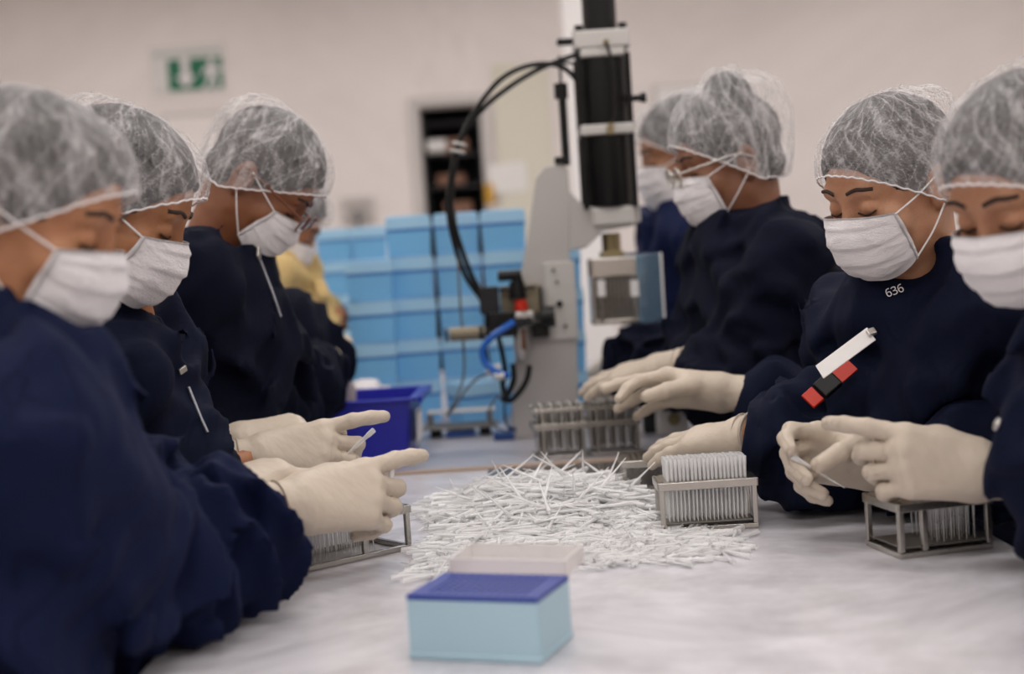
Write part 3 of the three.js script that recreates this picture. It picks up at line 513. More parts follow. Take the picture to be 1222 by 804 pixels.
{ // left side, hidden one at the back
  const sh = P(312, 345, 3.2);
  crew.d = person({ key: 'd', label: 'person in pale yellow coat half hidden behind the bowing bin worker', skin: 0xb17d5b, seed: 3.3, navy: 0xcdb27c, far: true,
    head: { p: P(334, 262, 3.35), yaw: 90, pitch: 38 }, pelvis: V(-0.66, 0.95, -3.4), net: { seed: 1.1 },
    R: { sh, el: P(312, 420, 3.25), wr: P(372, 366, 3.38), kn: P(393, 374, 3.42), dorsal: V(0, 0.6, 0.8), hand: { ...PINCH, bare: true }, cut: 0.06 },
    L: { sh: add(sh, 0, 0, -0.34), el: P(312, 410, 3.6), wr: P(370, 372, 3.5), kn: P(392, 376, 3.46), dorsal: V(0, 0.6, -0.8), hand: { ...PINCH, bare: true } } });
}
{ // right side, at the frame's edge
  const sh = V(0.675, 1.15, -1.33);
  crew.e = person({ key: 'e', label: 'person in navy jacket with a snap button pinching a tip above a rack', skin: 0xb98a6c, seed: 9.2, navy: 0x0c132a,
    head: { p: P(1229, 219, 1.58), yaw: -60, pitch: 28, size: 0.97 }, pelvis: V(0.88, 0.95, -1.52), net: { seed: 3.9, top: 0.120, puff: 0.06 },
    L: { sh, el: V(0.76, 1.0, -1.52), wr: P(1178, 563, 1.665), kn: P(1105, 552, 1.67), dorsal: V(-0.1, 0.35, 0.93), hand: { curl: [[0.2, 0.3, 0.2], [0.7, 1.0, 0.5], [0.85, 1.1, 0.5], [0.8, 1.0, 0.5]], thumb: [[0.03, 0.046, -0.016], [0.036, 0.076, -0.034], [0.03, 0.104, -0.04]] }, cut: 0.04 },
    R: { sh: add(sh, -0.015, 0, -0.33), el: V(0.71, 1.0, -1.80), wr: P(1050, 554, 1.87), kn: P(980, 540, 1.86), dorsal: V(0.05, 0.45, -0.89), hand: { ...PINCH } } });
}
{ // right side, second, collar 636
  crew.f = person({ key: 'f', label: 'person in navy jacket with white 636 on the collar and red strap badge', skin: 0xc39374, seed: 12.4, navy: 0x0b1228,
    head: { p: P(1062, 219, 1.97), yaw: -62, pitch: 22, roll: -2, size: 0.96 }, pelvis: V(0.84, 0.95, -2.12), net: { seed: 6.4, top: 0.117, back: 0.03 }, hair: PM.hairBrown, collarH: 0.02,
    L: { sh: P(1172, 390, 1.89), el: P(1095, 548, 2.00), wr: P(890, 520, 2.05), kn: P(842, 523, 2.11), dorsal: V(0.05, 0.95, 0.30), hand: { ...FLAT, cuff: 0.016, wristSkin: 0.02 }, cut: -0.014, bag: 0.07, cuffR: 0.060 },
    R: { sh: P(1035, 385, 2.18), el: P(1005, 508, 2.30), wr: P(868, 468, 2.33), kn: P(812, 462, 2.36), dorsal: V(0.1, 0.72, -0.68), hand: { ...OPEN }, cut: 0.005 } });
}
{ // right side, third
  crew.g = person({ key: 'g', label: 'person with glasses and high hair bun in dark navy jacket beside the press', skin: 0x8a5e45, seed: 15.1, navy: 0x0a0f21, glasses: PM.metal, girth: 0.125, bun: [0, 0.118, -0.035, 0.045, 0.045, 0.045],
    head: { p: P(868, 190, 2.62), yaw: -84, pitch: 14, size: 0.95 }, pelvis: V(0.76, 0.98, -2.68), net: { seed: 4.8, puff: 0.06, top: 0.150, back: 0.02, topZ: -0.035 },
    L: { sh: P(935, 318, 2.46), el: P(892, 450, 2.48), wr: P(790, 440, 2.58), kn: P(748, 446, 2.64), dorsal: V(0, 0.92, 0.3), hand: { ...FLAT } },
    R: { sh: P(868, 305, 2.80), el: P(838, 432, 2.80), wr: P(738, 434, 3.12), kn: P(716, 440, 3.26), dorsal: V(0, 0.5, 0.85), hand: { ...PINCH }, cuffR: 0.05, cut: 0.01 } });
}
{ // right side, fourth, behind the press
  crew.h = person({ key: 'h', label: 'person in lighter blue jacket partly hidden behind the press cylinder', skin: 0xa6785a, seed: 18.6, navy: 0x182144, far: true,
    head: { p: P(816, 182, 3.36), yaw: -85, pitch: 12, size: 1.06 }, pelvis: V(0.70, 0.98, -3.5), net: { seed: 7.1, puff: 0.06, top: 0.125 },
    L: { sh: P(830, 292, 3.26), el: P(805, 392, 3.36), wr: P(790, 402, 3.46), kn: P(775, 410, 3.46), dorsal: V(0, 0.9, 0.3), hand: { ...FLAT } },
    R: { sh: P(795, 285, 3.58), el: P(800, 395, 3.68), wr: P(790, 402, 3.62), kn: P(775, 408, 3.62), dorsal: V(0, 0.9, -0.3), hand: { ...FLAT } } });
}
// --- marks and fittings on the jackets
const font = await new FontLoader().loadAsync('fonts/droid/droid_sans_regular.typeface.json');
function strip(c, name, px, r, mat, parent) {        // a cord lying on the jacket through the given pixels
  const pts = px.map(([x, y]) => seen(c.jF, x, y)).filter(Boolean); if (pts.length < 2) return null;
  const lift = pts.map((p) => p.clone().addScaledVector(gradient(c.jF, p, 0.006), r * 0.6));
  return c.part(name, tube(lift, r, 40, 6), mat, parent ?? c.jacket);
}
function frameAlong(p, n, along) { const x = along.clone().normalize(), z = n.clone().addScaledVector(x, -n.dot(x)).normalize(), y = z.clone().cross(x); return new THREE.Matrix4().makeBasis(x, y, z).setPosition(p); }
function frameOn(p, n, along) { const x = along.clone().addScaledVector(n, -along.dot(n)).normalize(), y = n.clone().cross(x); return new THREE.Matrix4().makeBasis(x, y, n).setPosition(p); }
{
  const c = crew.c; strip(c, 'zipper', [[307, 304], [317, 330], [327, 355], [334, 378]], 0.0024, PM.zip);
  const p = seen(c.jF, 306, 302); if (p) c.part('zip_pull', rbox(0.014, 0.022, 0.005, 0, 0, 0.004, 0.002).applyMatrix4(frameOn(p, gradient(c.jF, p, 0.006), V(0.8, 0.2, 0.4))), PM.metal, c.jacket);
}
{
  const c = crew.b; strip(c, 'zipper', [[224, 462], [232, 482], [240, 500], [247, 516]], 0.0022, PM.zip);
  const p = seen(c.jF, 216, 441); if (p) c.part('zip_pull', rbox(0.013, 0.008, 0.004, 0, 0, 0.003, 0.001).applyMatrix4(frameOn(p, gradient(c.jF, p, 0.006), V(1, 0.1, 0))), PM.metal, c.jacket);
}
{
  const c = crew.e, p = seen(c.jF, 1190, 506); if (p) c.part('snap_button', new THREE.SphereGeometry(0.0075, 20, 12).scale(1, 1, 0.5).applyMatrix4(frameOn(p, gradient(c.jF, p, 0.006), V(1, 0, 0))), PM.metal, c.jacket);
}
{
  const c = crew.f;
  const colF = (x, y, z) => { let d = 1; for (let i = 0; i <= 30; i++) for (let j = 0; j <= 5; j++) { const q = c.cg[i * 6 + j]; d = Math.min(d, Math.hypot(x - q.x, y - q.y, z - q.z)); } return d - 0.006; };
  c.cg = []; for (let i = 0; i <= 30; i++) for (let j = 0; j <= 5; j++) c.cg.push(c.collarF(i / 30, j / 5));
  [['6', 1060, 350], ['3', 1067, 347.5], ['6', 1074, 345]].forEach(([ch, x, y]) => {
    const both = (a, b, d) => Math.min(colF(a, b, d), c.jF(a, b, d)), p = seen(both, x, y); if (!p) return;
    const toCam = camera.position.clone().sub(p).normalize(), n = gradient(both, p, 0.008).lerp(toCam, 0.6).normalize();
    c.part('collar_number', new TextGeometry(ch, { font, size: 0.0115, depth: 0.0012, curveSegments: 5 }).translate(-0.004, -0.0055, 0.0035).applyMatrix4(frameOn(p, n, V(1, 0.33, 0))), PM.loop, c.collar);
  });
  const a = P(1040, 398, 1.89), b = P(978, 444, 1.91), m = a.clone().lerp(b, 0.5), card = rbox(a.distanceTo(b), 0.026, 0.0016, 0, 0, 0, 0.0006);
  const ax = b.clone().sub(a).normalize(), nn = camera.position.clone().sub(m).normalize().multiplyScalar(0.75).add(V(0, 0.8, 0)).normalize(), bm = frameAlong(m, nn, ax);
  const badge = c.part('badge', card.applyMatrix4(bm), M.paper);
  c.part('badge_clip', rbox(0.012, 0.012, 0.006, 0, 0, 0.003, 0.002).applyMatrix4(frameOn(a, nn, ax)), PM.metal, badge);
  const sm = seen(c.jF, 981, 466);
  if (sm) { const dd = -sm.z - 0.03, s0 = P(1010, 440, dd + 0.006), s1 = P(966, 478, dd), k = s1.clone().sub(s0), n = gradient(c.jF, sm, 0.01).lerp(camera.position.clone().sub(sm).normalize(), 0.5), fm = frameAlong(s0.clone().lerp(s1, 0.5), n, k);
    const st = c.part('strap', [rbox(0.030, 0.024, 0.004, -0.030, 0, 0, 0.001).applyMatrix4(fm.clone()), rbox(0.020, 0.026, 0.007, 0.028, 0, 0, 0.002).applyMatrix4(fm.clone())], M.red); c.part('strap_buckle', [rbox(0.032, 0.028, 0.010, 0, 0, 0.001, 0.003).applyMatrix4(fm.clone())], M.black, st); }
}

// ---------------------------------------------------------------- press
{
  const D = 3.05, Q = (x, y, dz = 0) => P(x, y, D + dz), b = Q(650, 519); b.y = TABLE;
  const o = thing('pneumatic_press', 'grey bench press with tall black cylinder and curved hoses', 'press', b);
  const part = (name, geo, mat, parent = o) => { const g = Array.isArray(geo) ? join(geo) : geo; g.translate(-b.x, -b.y, -b.z); return obj(name, g, mat, parent); };
  const flat = (pts, depth, zc, bev = 0.003) => prism(pts.map(([x, y]) => { const p = Q(x, y); return [p.x, p.y]; }), depth, bev).translate(0, 0, zc);
  const col = flat([[609, 519.5], [616, 410], [621, 335], [631, 276], [640, 212], [650, 199], [672, 197], [677, 202], [679, 228], [679, 300], [688, 400], [691, 514.5]].reverse(), 0.11, -3.08);
  { const pa = col.attributes.position, lowest = TABLE + 0.0005; for (let i = 0; i < pa.count; i++) if (pa.getY(i) < TABLE + 0.02) pa.setY(i, lowest); }
  part('frame_column', col, M.cast);
  part('arm', flat([[678, 228], [697, 247], [762, 246], [764, 264], [752, 270], [719, 276], [698, 296], [678, 299]].reverse(), 0.095, -3.07), M.cast);
  part('arm_plate', rbox(0.088, 0.036, 0.01, Q(731, 258).x, Q(731, 258).y, -3.02, 0.003), M.castLight);
  const pp = Q(669, 358); part('cover_plate', [rbox(0.066, 0.165, 0.008, pp.x, pp.y, -3.023, 0.002)], M.castLight);
  part('cover_screw', [[664, 336], [667, 362], [674, 388], [660, 322]].map(([x, y], i) => cylZ([0.003, 0.007, 0.0035, 0.003][i], 0.006, Q(x, y).x, Q(x, y).y, -3.017)), M.black);
  // cylinder
  const c0 = Q(728, 246), c1 = Q(717, 47), R = 0.053, hc = c1.y - c0.y, cx = c0.x, cz = -3.06;
  part('cylinder', new THREE.LatheGeometry([[0, 0], [R, 0], [R, hc * 0.99], [R * 0.96, hc]].map(([x, y]) => new THREE.Vector2(x, y)), 48).translate(cx, c0.y, cz), M.black);
  part('upper_cylinder', cyl(0.036, 0.036, 0.34, cx + 0.002, c1.y + 0.17, cz, 36), M.black);
  const cl = part('cylinder_head', [rbox(0.118, 0.038, 0.112, cx + 0.001, c1.y - 0.004, cz, 0.005), rbox(0.092, 0.018, 0.11, cx, c1.y - 0.032, cz, 0.004)], M.castLight);
  part('head_bolt', [-1, 1].flatMap((i) => [-1, 1].map((j) => cyl(0.009, 0.009, 0.014, cx + i * 0.046, c1.y + 0.02, cz + j * 0.042, 12))), M.black, cl);
  part('side_lug', [rbox(0.03, 0.014, 0.016, cx - 0.073, c1.y - 0.002, cz + 0.02, 0.003), cylZ(0.007, 0.02, cx - 0.086, c1.y - 0.002, cz + 0.02, 14)], M.black);
  const cb = Q(722, 156); part('clamp_band', [rbox(0.112, 0.022, 0.112, cx, cb.y, cz, 0.004)], M.castLight);
  for (const [i, j] of [[-1, 1], [1, 1], [-1, -1], [1, -1]]) part('tie_rod', cyl(0.006, 0.006, hc - 0.03, cx + i * 0.052, c0.y + hc / 2 - 0.02, cz + j * 0.045, 12), M.black);
  part('fitting', [cylZ(0.006, 0.02, cx + 0.008, c1.y - 0.014, cz + 0.06, 12), cylZ(0.006, 0.018, cx + 0.008, cb.y + 0.006, cz + 0.062, 12), rbox(0.014, 0.02, 0.012, cx + 0.006, cb.y - 0.004, cz + 0.064, 0.003)], M.brass);
  part('air_line', tube([V(cx + 0.008, c1.y - 0.014, cz + 0.068), V(cx + 0.018, c1.y - 0.06, cz + 0.074), V(cx + 0.018, c1.y - 0.13, cz + 0.072), V(cx + 0.008, cb.y + 0.008, cz + 0.068)], 0.0032, 40, 8), M.rubber);
  part('side_knob', [cylX(0.007, 0.03, cx + 0.068, Q(750, 118).y, cz + 0.02, 12), cylX(0.011, 0.012, cx + 0.083, Q(750, 118).y, cz + 0.02, 14)], M.black);
  // damper on the column
  const d0 = Q(676, 198, 0), d1 = Q(668, 100, 0), ds = (x, y0, y1, r) => { const a = Q(x, y1), e = Q(x, y0); return cyl(r, r, Math.abs(a.y - e.y), (a.x + e.x) / 2, (a.y + e.y) / 2, -3.03, 16); };
  part('damper', [ds(673, 198, 118, 0.0085), ds(669, 119, 101, 0.0145), ds(668, 103, 68, 0.0028), rbox(0.026, 0.016, 0.02, Q(672, 192).x - 0.006, Q(672, 192).y, -3.03, 0.003)], M.black);
  // tool head
  part('ram', [cyl(0.02, 0.02, 0.05, Q(730, 292).x, Q(730, 292).y, -3.06), rbox(0.05, 0.012, 0.05, Q(730, 303).x, Q(730, 303).y, -3.06)], M.brass);
  const t0 = Q(702, 309), t1 = Q(768, 383), tw = t1.x - t0.x, thh = t0.y - t1.y, tcx = (t0.x + t1.x) / 2, tcy = (t0.y + t1.y) / 2;
  const tool = part('tool_head', [rbox(tw, 0.040, 0.09, tcx, t0.y - 0.02, -3.05, 0.003), rbox(tw, 0.010, 0.09, tcx, t1.y + 0.005, -3.05, 0.002), rbox(0.006, thh, 0.09, t0.x + 0.003, tcy, -3.05, 0.001)], M.steel);
  for (let i = 0; i < 11; i++) for (const z of [-3.02, -3.06]) part('guide_rod', cyl(0.0034, 0.0034, thh - 0.05, t0.x + 0.012 + i * (tw - 0.024) / 10, tcy - 0.015, z, 8), M.steel, tool);
  for (const x of [716, 755]) part('white_sleeve', cyl(0.009, 0.009, 0.034, Q(x, 343).x, Q(x, 343).y, -3.0, 14), M.white, tool), part('post', cyl(0.004, 0.004, 0.065, Q(x, 366).x, Q(x, 366).y, -3.0, 10), M.steel, tool);
  part('back_plate', rbox(tw - 0.01, thh - 0.05, 0.004, tcx, tcy - 0.015, -3.092, 0.001), M.steel, tool);
  const gx = Q(788, 350);
  part('guard', [rbox(0.052, 0.165, 0.005, Q(773, 348).x, Q(773, 348).y, -3.0, 0.002)], M.acrylic); part('guard_edge', [rbox(0.005, 0.168, 0.007, Q(788, 348).x, Q(788, 348).y, -3.0, 0.002)], M.white);
  // valve and regulator group on the left of the column
  const bx = (x0, y0, x1, y1, z, dz, mat, name, par) => { const a = Q(x0, y0), e = Q(x1, y1); return part(name, rbox(Math.abs(e.x - a.x), Math.abs(a.y - e.y), dz, (a.x + e.x) / 2, (a.y + e.y) / 2, z, 0.003), mat, par); };
  const cyh = (x0, x1, y, z, r, mat, name, par) => { const a = Q(x0, y), e = Q(x1, y); return part(name, cylX(r, e.x - a.x, (a.x + e.x) / 2, (a.y + e.y) / 2, z), mat, par); };
  bx(596, 341, 645, 372, -3.02, 0.03, M.khaki, 'mounting_bracket'); bx(643, 341, 649, 395, -3.02, 0.05, M.black, 'bracket_plate');
  const va = bx(572, 342, 597, 372, -3.0, 0.045, M.blackMatte, 'valve_block'); bx(582, 372, 618, 398, -2.99, 0.05, M.black, 'valve_body', va); bx(634, 384, 655, 400, -3.01, 0.04, M.black, 'valve_foot', va);
  part('silencer', [cylX(0.0145, Q(582, 395).x - Q(535, 397).x - 0.01, (Q(535, 396).x + Q(582, 396).x) / 2, Q(558, 396).y, -2.99, 24)], M.khaki, va); 
  part('silencer_end', cylX(0.0155, 0.006, Q(534, 397).x, Q(534, 397).y - 0.001, -2.99), M.black, va); part('silencer_nut', [cylX(0.0155, 0.008, Q(575, 395).x, Q(558, 396).y, -2.99), cylX(0.009, 0.02, Q(582, 395).x, Q(558, 396).y, -2.99)], M.black, va);
  const rg = part('regulator', [cylZ(0.017, 0.05, Q(626, 379).x, Q(626, 379).y, -2.98), rbox(0.045, 0.03, 0.04, Q(624, 378).x, Q(624, 378).y, -2.985, 0.005)], M.alu);
  part('regulator_knob', [cyl(0.0125, 0.0125, 0.02, Q(621, 362).x, Q(621, 362).y, -2.985), cyl(0.015, 0.014, 0.010, Q(621, 358).x, Q(621, 366).y, -2.985)], M.red, rg);
  part('regulator_cap', [cyl(0.016, 0.019, 0.035, Q(617, 345).x, Q(617, 345).y, -2.99), cyl(0.012, 0.012, 0.012, Q(617, 333).x, Q(617, 333).y, -2.99), cylX(0.0115, 0.05, Q(608, 328).x, Q(608, 328).y, -2.99), rbox(0.075, 0.008, 0.012, Q(617, 343).x, Q(617, 343).y, -2.985)], M.black, rg);
  part('gauge', [cylX(0.022, 0.028, Q(653, 376).x, Q(653, 376).y, -2.985), cylX(0.006, 0.02, Q(643, 376).x, Q(643, 376).y, -2.985)], M.black, rg);
  part('filter_bowl', new THREE.LatheGeometry([[0, 0], [0.008, 0], [0.014, 0.008], [0.0165, 0.02], [0.0165, 0.085], [0.0, 0.085]].map(([x, y]) => new THREE.Vector2(x, y)), 24).translate(Q(623, 425).x, Q(623, 427).y, -2.985), M.alu, rg);
  part('sight_glass', rbox(0.010, 0.042, 0.006, Q(624, 403).x, Q(624, 403).y, -2.968, 0.003), M.amber, rg);
  part('elbow_fitting', [cylZ(0.010, 0.02, Q(630, 381).x, Q(630, 381).y, -2.95), rbox(0.022, 0.02, 0.018, Q(620, 382).x, Q(620, 382).y, -2.945, 0.004)], M.blackMatte, rg);
  part('blue_tube', tube([Q(614, 384, -0.11), Q(600, 393, -0.11), Q(586, 403, -0.10), Q(576, 418, -0.09), Q(580, 434, -0.09), Q(598, 446, -0.09), Q(607, 448, -0.08)], 0.0072, 60, 12), M.blueTube);
  part('tube_nut', [cylX(0.009, 0.02, Q(596, 444).x, Q(596, 444).y, -2.96, 12), cylX(0.010, 0.012, Q(594, 435).x, Q(598, 436).y, -2.985, 12)], M.alu);
  // hoses
  const hose = (pts, r, mat, name) => part(name, tube(pts.map(([x, y, z = -0.03]) => Q(x, y, z)), r, 90, 8), mat);
  hose([[690, 65], [668, 72], [640, 84], [606, 105], [574, 132], [549, 168], [538, 210], [535, 250], [542, 290], [556, 330], [576, 360], [594, 400], [603, 440]], 0.0055, M.rubber, 'hose');
  hose([[690, 98], [676, 83], [662, 77], [632, 78], [601, 92], [574, 122], [550, 165], [541, 210], [539, 250], [552, 300], [566, 335], [580, 356]], 0.0055, M.rubber, 'hose');
  hose([[690, 76], [668, 75], [650, 76]], 0.003, M.rubber, 'thin_hose');
  part('hose_clip', [[548, 172], [546, 181]].map(([x, y]) => new THREE.TorusGeometry(0.013, 0.0035, 8, 24).rotateX(Math.PI / 2).rotateZ(-0.25).translate(Q(x, y, -0.03).x, Q(x, y, -0.03).y, -3.02)), M.alu);
  hose([[612, 434], [613, 452], [606, 470], [598, 478], [604, 470]].slice(0, 4).map(([x, y]) => [x, y, -0.07]), 0.006, M.rubber, 'hose');
  hose([[632, 436, -0.08], [629, 452, -0.08], [618, 470, -0.08], [607, 478, -0.07], [600, 460, -0.06], [603, 440, -0.06]], 0.006, M.rubber, 'hose');
  hose([[543, 250, -0.02], [546, 300, -0.03], [549, 360, -0.05], [553, 410, -0.05], [553, 450, -0.05], [542, 480, -0.06], [533, 496, -0.06]], 0.0025, M.cable, 'cable');
  hose([[590, 443, -0.08], [572, 450, -0.07], [556, 465, -0.06], [545, 482, -0.06], [534, 496, -0.06]], 0.0025, M.cable, 'cable');
  hose([[603, 466, -0.06], [588, 480, -0.06], [583, 497, -0.06], [592, 510, -0.06], [606, 515, -0.06]], 0.0022, M.cable, 'cable');
  hose([[603, 474, -0.05], [602, 492, -0.06], [606, 508, -0.06], [616, 514, -0.06]], 0.0022, M.blackMatte, 'cable');
}
// small sensor stand in front of the press
{
  const a = T(505, 524), e = T(600, 518), w = e.x - a.x - 0.01, o = thing('sensor_stand', 'low steel stand with black feet and blue pads left of the press', 'stand', [(a.x + e.x) / 2 - 0.005, TABLE, (a.z + e.z) / 2 - 0.03]);
  obj('base_plate', rbox(w, 0.006, 0.08, 0, 0.022, 0, 0.002), M.steelDull, o); obj('top_plate', rbox(w * 0.92, 0.005, 0.06, 0.004, 0.055, -0.005, 0.002), M.alu, o);
  for (const k of [-1, 1]) obj('post', rbox(0.012, 0.03, 0.05, k * w * 0.4, 0.039, -0.005, 0.002), M.steelDull, o), obj('foot', rbox(0.025, 0.018, 0.05, k * w * 0.33, 0.0095, 0, 0.003), M.black, o);
  obj('pad', rbox(w * 0.38, 0.012, 0.05, 0.0, 0.0065, 0.012, 0.003), std({ color: 0x274f91, roughness: 0.6 }), o);
}
{
  const o = tag(obj('blue_clamp', [rbox(0.045, 0.016, 0.03, 0, 0.008, 0, 0.003), rbox(0.02, 0.012, 0.022, 0.018, 0.022, 0, 0.003)], std({ color: 0x274f91, roughness: 0.6 })), 'small blue clamp on the table at the foot of the press', 'clamp'); const p = T(602, 524); o.position.copy(p);
}

// ---------------------------------------------------------------- blue tip boxes in stacks
const BOX = { w: 0.112, h: 0.1, d: 0.086 };
function tipBoxProto() {
  const g = new THREE.Group(), w = BOX.w, d = BOX.d;
  const shell = (bw, bd, tw, td, y0, y1) => { const p = [[-bw, -bd], [bw, -bd], [bw, bd], [-bw, bd]].map(([x, z]) => [x / 2, z / 2]), q = [[-tw, -td], [tw, -td], [tw, td], [-tw, td]].map(([x, z]) => [x / 2, z / 2]), pos = []; const tri = (a, b, c) => pos.push(...a, ...b, ...c); const A = p.map(([x, z]) => [x, y0, z]), B = q.map(([x, z]) => [x, y1, z]);
    for (let i = 0; i < 4; i++) { const j = (i + 1) % 4; tri(A[i], B[i], B[j]); tri(A[i], B[j], A[j]); } tri(A[0], A[1], A[2]); tri(A[0], A[2], A[3]); tri(B[0], B[2], B[1]); tri(B[0], B[3], B[2]);
    const s = new THREE.BufferGeometry(); s.setAttribute('position', new THREE.Float32BufferAttribute(pos, 3)); s.computeVertexNormals(); return s; };
  obj('base', [shell(w * 0.90, d * 0.88, w * 0.95, d * 0.93, 0.0, 0.062), rbox(w * 0.92, 0.006, d * 0.9, 0, 0.003, 0, 0.002)], M.boxBlue, g);
  obj('tray', rbox(w * 0.97, 0.007, d * 0.96, 0, 0.0655, 0, 0.002), M.boxTray, g);
  obj('lid', [shell(w, d, w * 0.96, d * 0.95, 0.069, 0.097), rbox(w * 0.9, 0.005, d * 0.88, 0, 0.0975, 0, 0.002)], M.boxLid, g);
  return g;
}
{
  const proto = tipBoxProto();
  const place = (x, y, z, turn, label, group) => { const b = proto.clone(); b.name = numbered('tip_box'); scene.add(b); b.position.set(x, y, z); b.rotation.y = turn; tag(b, label, 'tip box', group); };
  const stack = (px, d, n, turn, which, from = 0) => { const x = P(px, 400, d).x; for (let k = from; k < n; k++) place(x + rr(-0.002, 0.002), TABLE + 0.0005 + k * (BOX.h + 0.0005), -d, turn + rr(-0.03, 0.03), `blue tip box, ${['bottom', 'second up', 'third up', 'fourth up', 'fifth up'][k]} in ${which}`, 'stacked blue tip boxes'); };
  stack(497, 3.5, 5, 0.02, 'the stack left of the black hoses'); stack(553, 3.52, 5, -0.01, 'the stack behind the black hoses'); stack(609, 3.5, 5, 0.03, 'the stack just behind the press column'); stack(446, 3.44, 4, 0.02, 'the shorter front stack'); stack(672, 3.5, 4, -0.02, 'the stack that shows right of the press column');
  stack(408, 4.4, 5, 0, 'the rear stack beside the bowing worker', 1); stack(449, 4.4, 5, 0.02, 'the rear stack behind the shorter front stack', 1);
  stack(404, 4.4, 1, 0, 'the rear stack beside the bowing worker'); stack(449, 4.4, 1, 0, 'the rear stack behind the shorter front stack');
  place(P(566, 470, 3.33).x, TABLE + 0.0005, -3.36, 0.42, 'light blue lidded tip box alone on the table beside the press foot', undefined);
  // side table with a second lot, behind the workers on the right
  const t = thing('side_table', 'low side table with blue boxes behind the workers', 'table', [1.04, 0, -4.5]);
  obj('tabletop', rbox(0.5, 0.03, 0.6, 0, 0.905, 0, 0.005), M.tabletop2, t); for (const sx of [-1, 1]) for (const sz of [-1, 1]) obj('leg', rbox(0.04, 0.89, 0.04, sx * 0.2, 0.445, sz * 0.25, 0.004), M.alu, t);
  for (const [px, n] of [[990, 4], [1033, 4]]) { const x = P(px, 300, 4.4).x; for (let k = 0; k < n; k++) place(x, 0.921 + k * 0.1005, -4.4, 0, `blue tip box, ${['bottom', 'second up', 'third up', 'top'][k]} in ${px < 1000 ? 'the inner' : 'the outer'} stack on the side table`, 'tip boxes on the side table'); }
}
// white bag
{
  const c = T(424, 505); c.z = -3.18; const f = (x, y, z) => smin(ell(0, 0.05, 0, 0.07, 0.07, 0.06)(x, y, z), ell(0.03, 0.09, 0.0, 0.045, 0.03, 0.05)(x, y, z), 0.04) - 0.012 * ridge(x * 16, y * 14, z * 16);
  const o = tag(obj('plastic_bag', netsOf((x, y, z) => Math.max(f(x, y, z), 0.001 - y), V(-0.12, -0.02, -0.12), V(0.12, 0.16, 0.12), 0.005), M.bag), 'crumpled white plastic bag behind the dark blue bin', 'bag'); o.position.set(P(425, 450, 3.18).x, TABLE, -3.18);
}
// dark blue bin
{
  const w = 0.225, d = 0.25, h = 0.122, t = 0.004, o = thing('storage_bin', 'dark blue plastic bin with flared rim and label holder', 'bin', [-0.318, TABLE + 0.0005, -2.93], -0.03);
  const wall = (x0, z0, x1, z1) => { const s = 0.9; const pos = [], A = [x0 * s, 0, z0 * s], B = [x1 * s, 0, z1 * s], C = [x1, h, z1], D = [x0, h, z0], n = V(z1 - z0, 0, x0 - x1).normalize(), off = (p) => [p[0] + n.x * t, p[1], p[2] + n.z * t]; const quad = (a, b, c, e) => pos.push(...a, ...b, ...c, ...a, ...c, ...e); const a = off(A), b = off(B), c = off(C), e = off(D); quad(A, B, C, D); quad(b, a, e, c); quad(D, C, c, e); quad(A, D, e, a); quad(B, b, c, C); const g = new THREE.BufferGeometry(); g.setAttribute('position', new THREE.Float32BufferAttribute(pos, 3)); g.computeVertexNormals(); return g; };
  obj('tub', [wall(-w / 2, d / 2, w / 2, d / 2), wall(w / 2, d / 2, w / 2, -d / 2), wall(w / 2, -d / 2, -w / 2, -d / 2), wall(-w / 2, -d / 2, -w / 2, d / 2), box(w * 0.9, 0.004, d * 0.9, 0, 0.002, 0)], M.bin, o);
  obj('rim', [rbox(w + 0.03, 0.006, 0.014, 0, h, d / 2 + 0.004, 0.002), rbox(w + 0.03, 0.006, 0.014, 0, h, -d / 2 - 0.004, 0.002), rbox(0.016, 0.006, d + 0.02, w / 2 + 0.006, h, 0, 0.002), rbox(0.016, 0.006, d + 0.02, -w / 2 - 0.006, h, 0, 0.002), rbox(0.006, 0.014, d + 0.01, w / 2 + 0.013, h + 0.006, 0, 0.002).rotateZ(-0.06)], M.bin, o);
  const lh = obj('label_holder', rbox(0.003, 0.075, 0.11, w / 2 + 0.001, 0.062, 0.02, 0.001).rotateZ(-0.05), phy({ color: 0xb9bcc6, roughness: 0.25, transmission: 0.2 }), o); obj('label_card', rbox(0.002, 0.055, 0.085, w / 2 + 0.0035, 0.062, 0.02, 0.0006).rotateZ(-0.05), M.paper, lh);
}

// ---------------------------------------------------------------- pipette tips and racks
const TIP = 0.086;
const tipGeo = new THREE.LatheGeometry([[0.0006, 0], [0.0012, 0.018], [0.0019, 0.04], [0.0026, 0.062], [0.0030, 0.074], [0.0035, 0.0745], [0.0036, TIP], [0.0028, TIP], [0.0024, 0.07]].map(([x, y]) => new THREE.Vector2(x, y)), 10);
const tipFew = new THREE.LatheGeometry([[0.0006, 0], [0.0019, 0.04], [0.0030, 0.074], [0.0036, 0.0745], [0.0036, TIP]].map(([x, y]) => new THREE.Vector2(x, y)), 7);
function tip(m, label, group) { const o = new THREE.Mesh(tipGeo, M.tip); o.name = numbered('pipette_tip'); o.castShadow = o.receiveShadow = true; m.decompose(o.position, o.quaternion, o.scale); scene.add(o); tag(o, label, 'pipette tip', group); return o; }
function tipStuff(name, list, label) { const o = new THREE.InstancedMesh(tipFew, M.tip, list.length); list.forEach((m, i) => o.setMatrixAt(i, m)); o.name = numbered(name); o.castShadow = o.receiveShadow = true; tag(o, label, 'pipette tips'); o.userData.kind = 'stuff'; scene.add(o); }
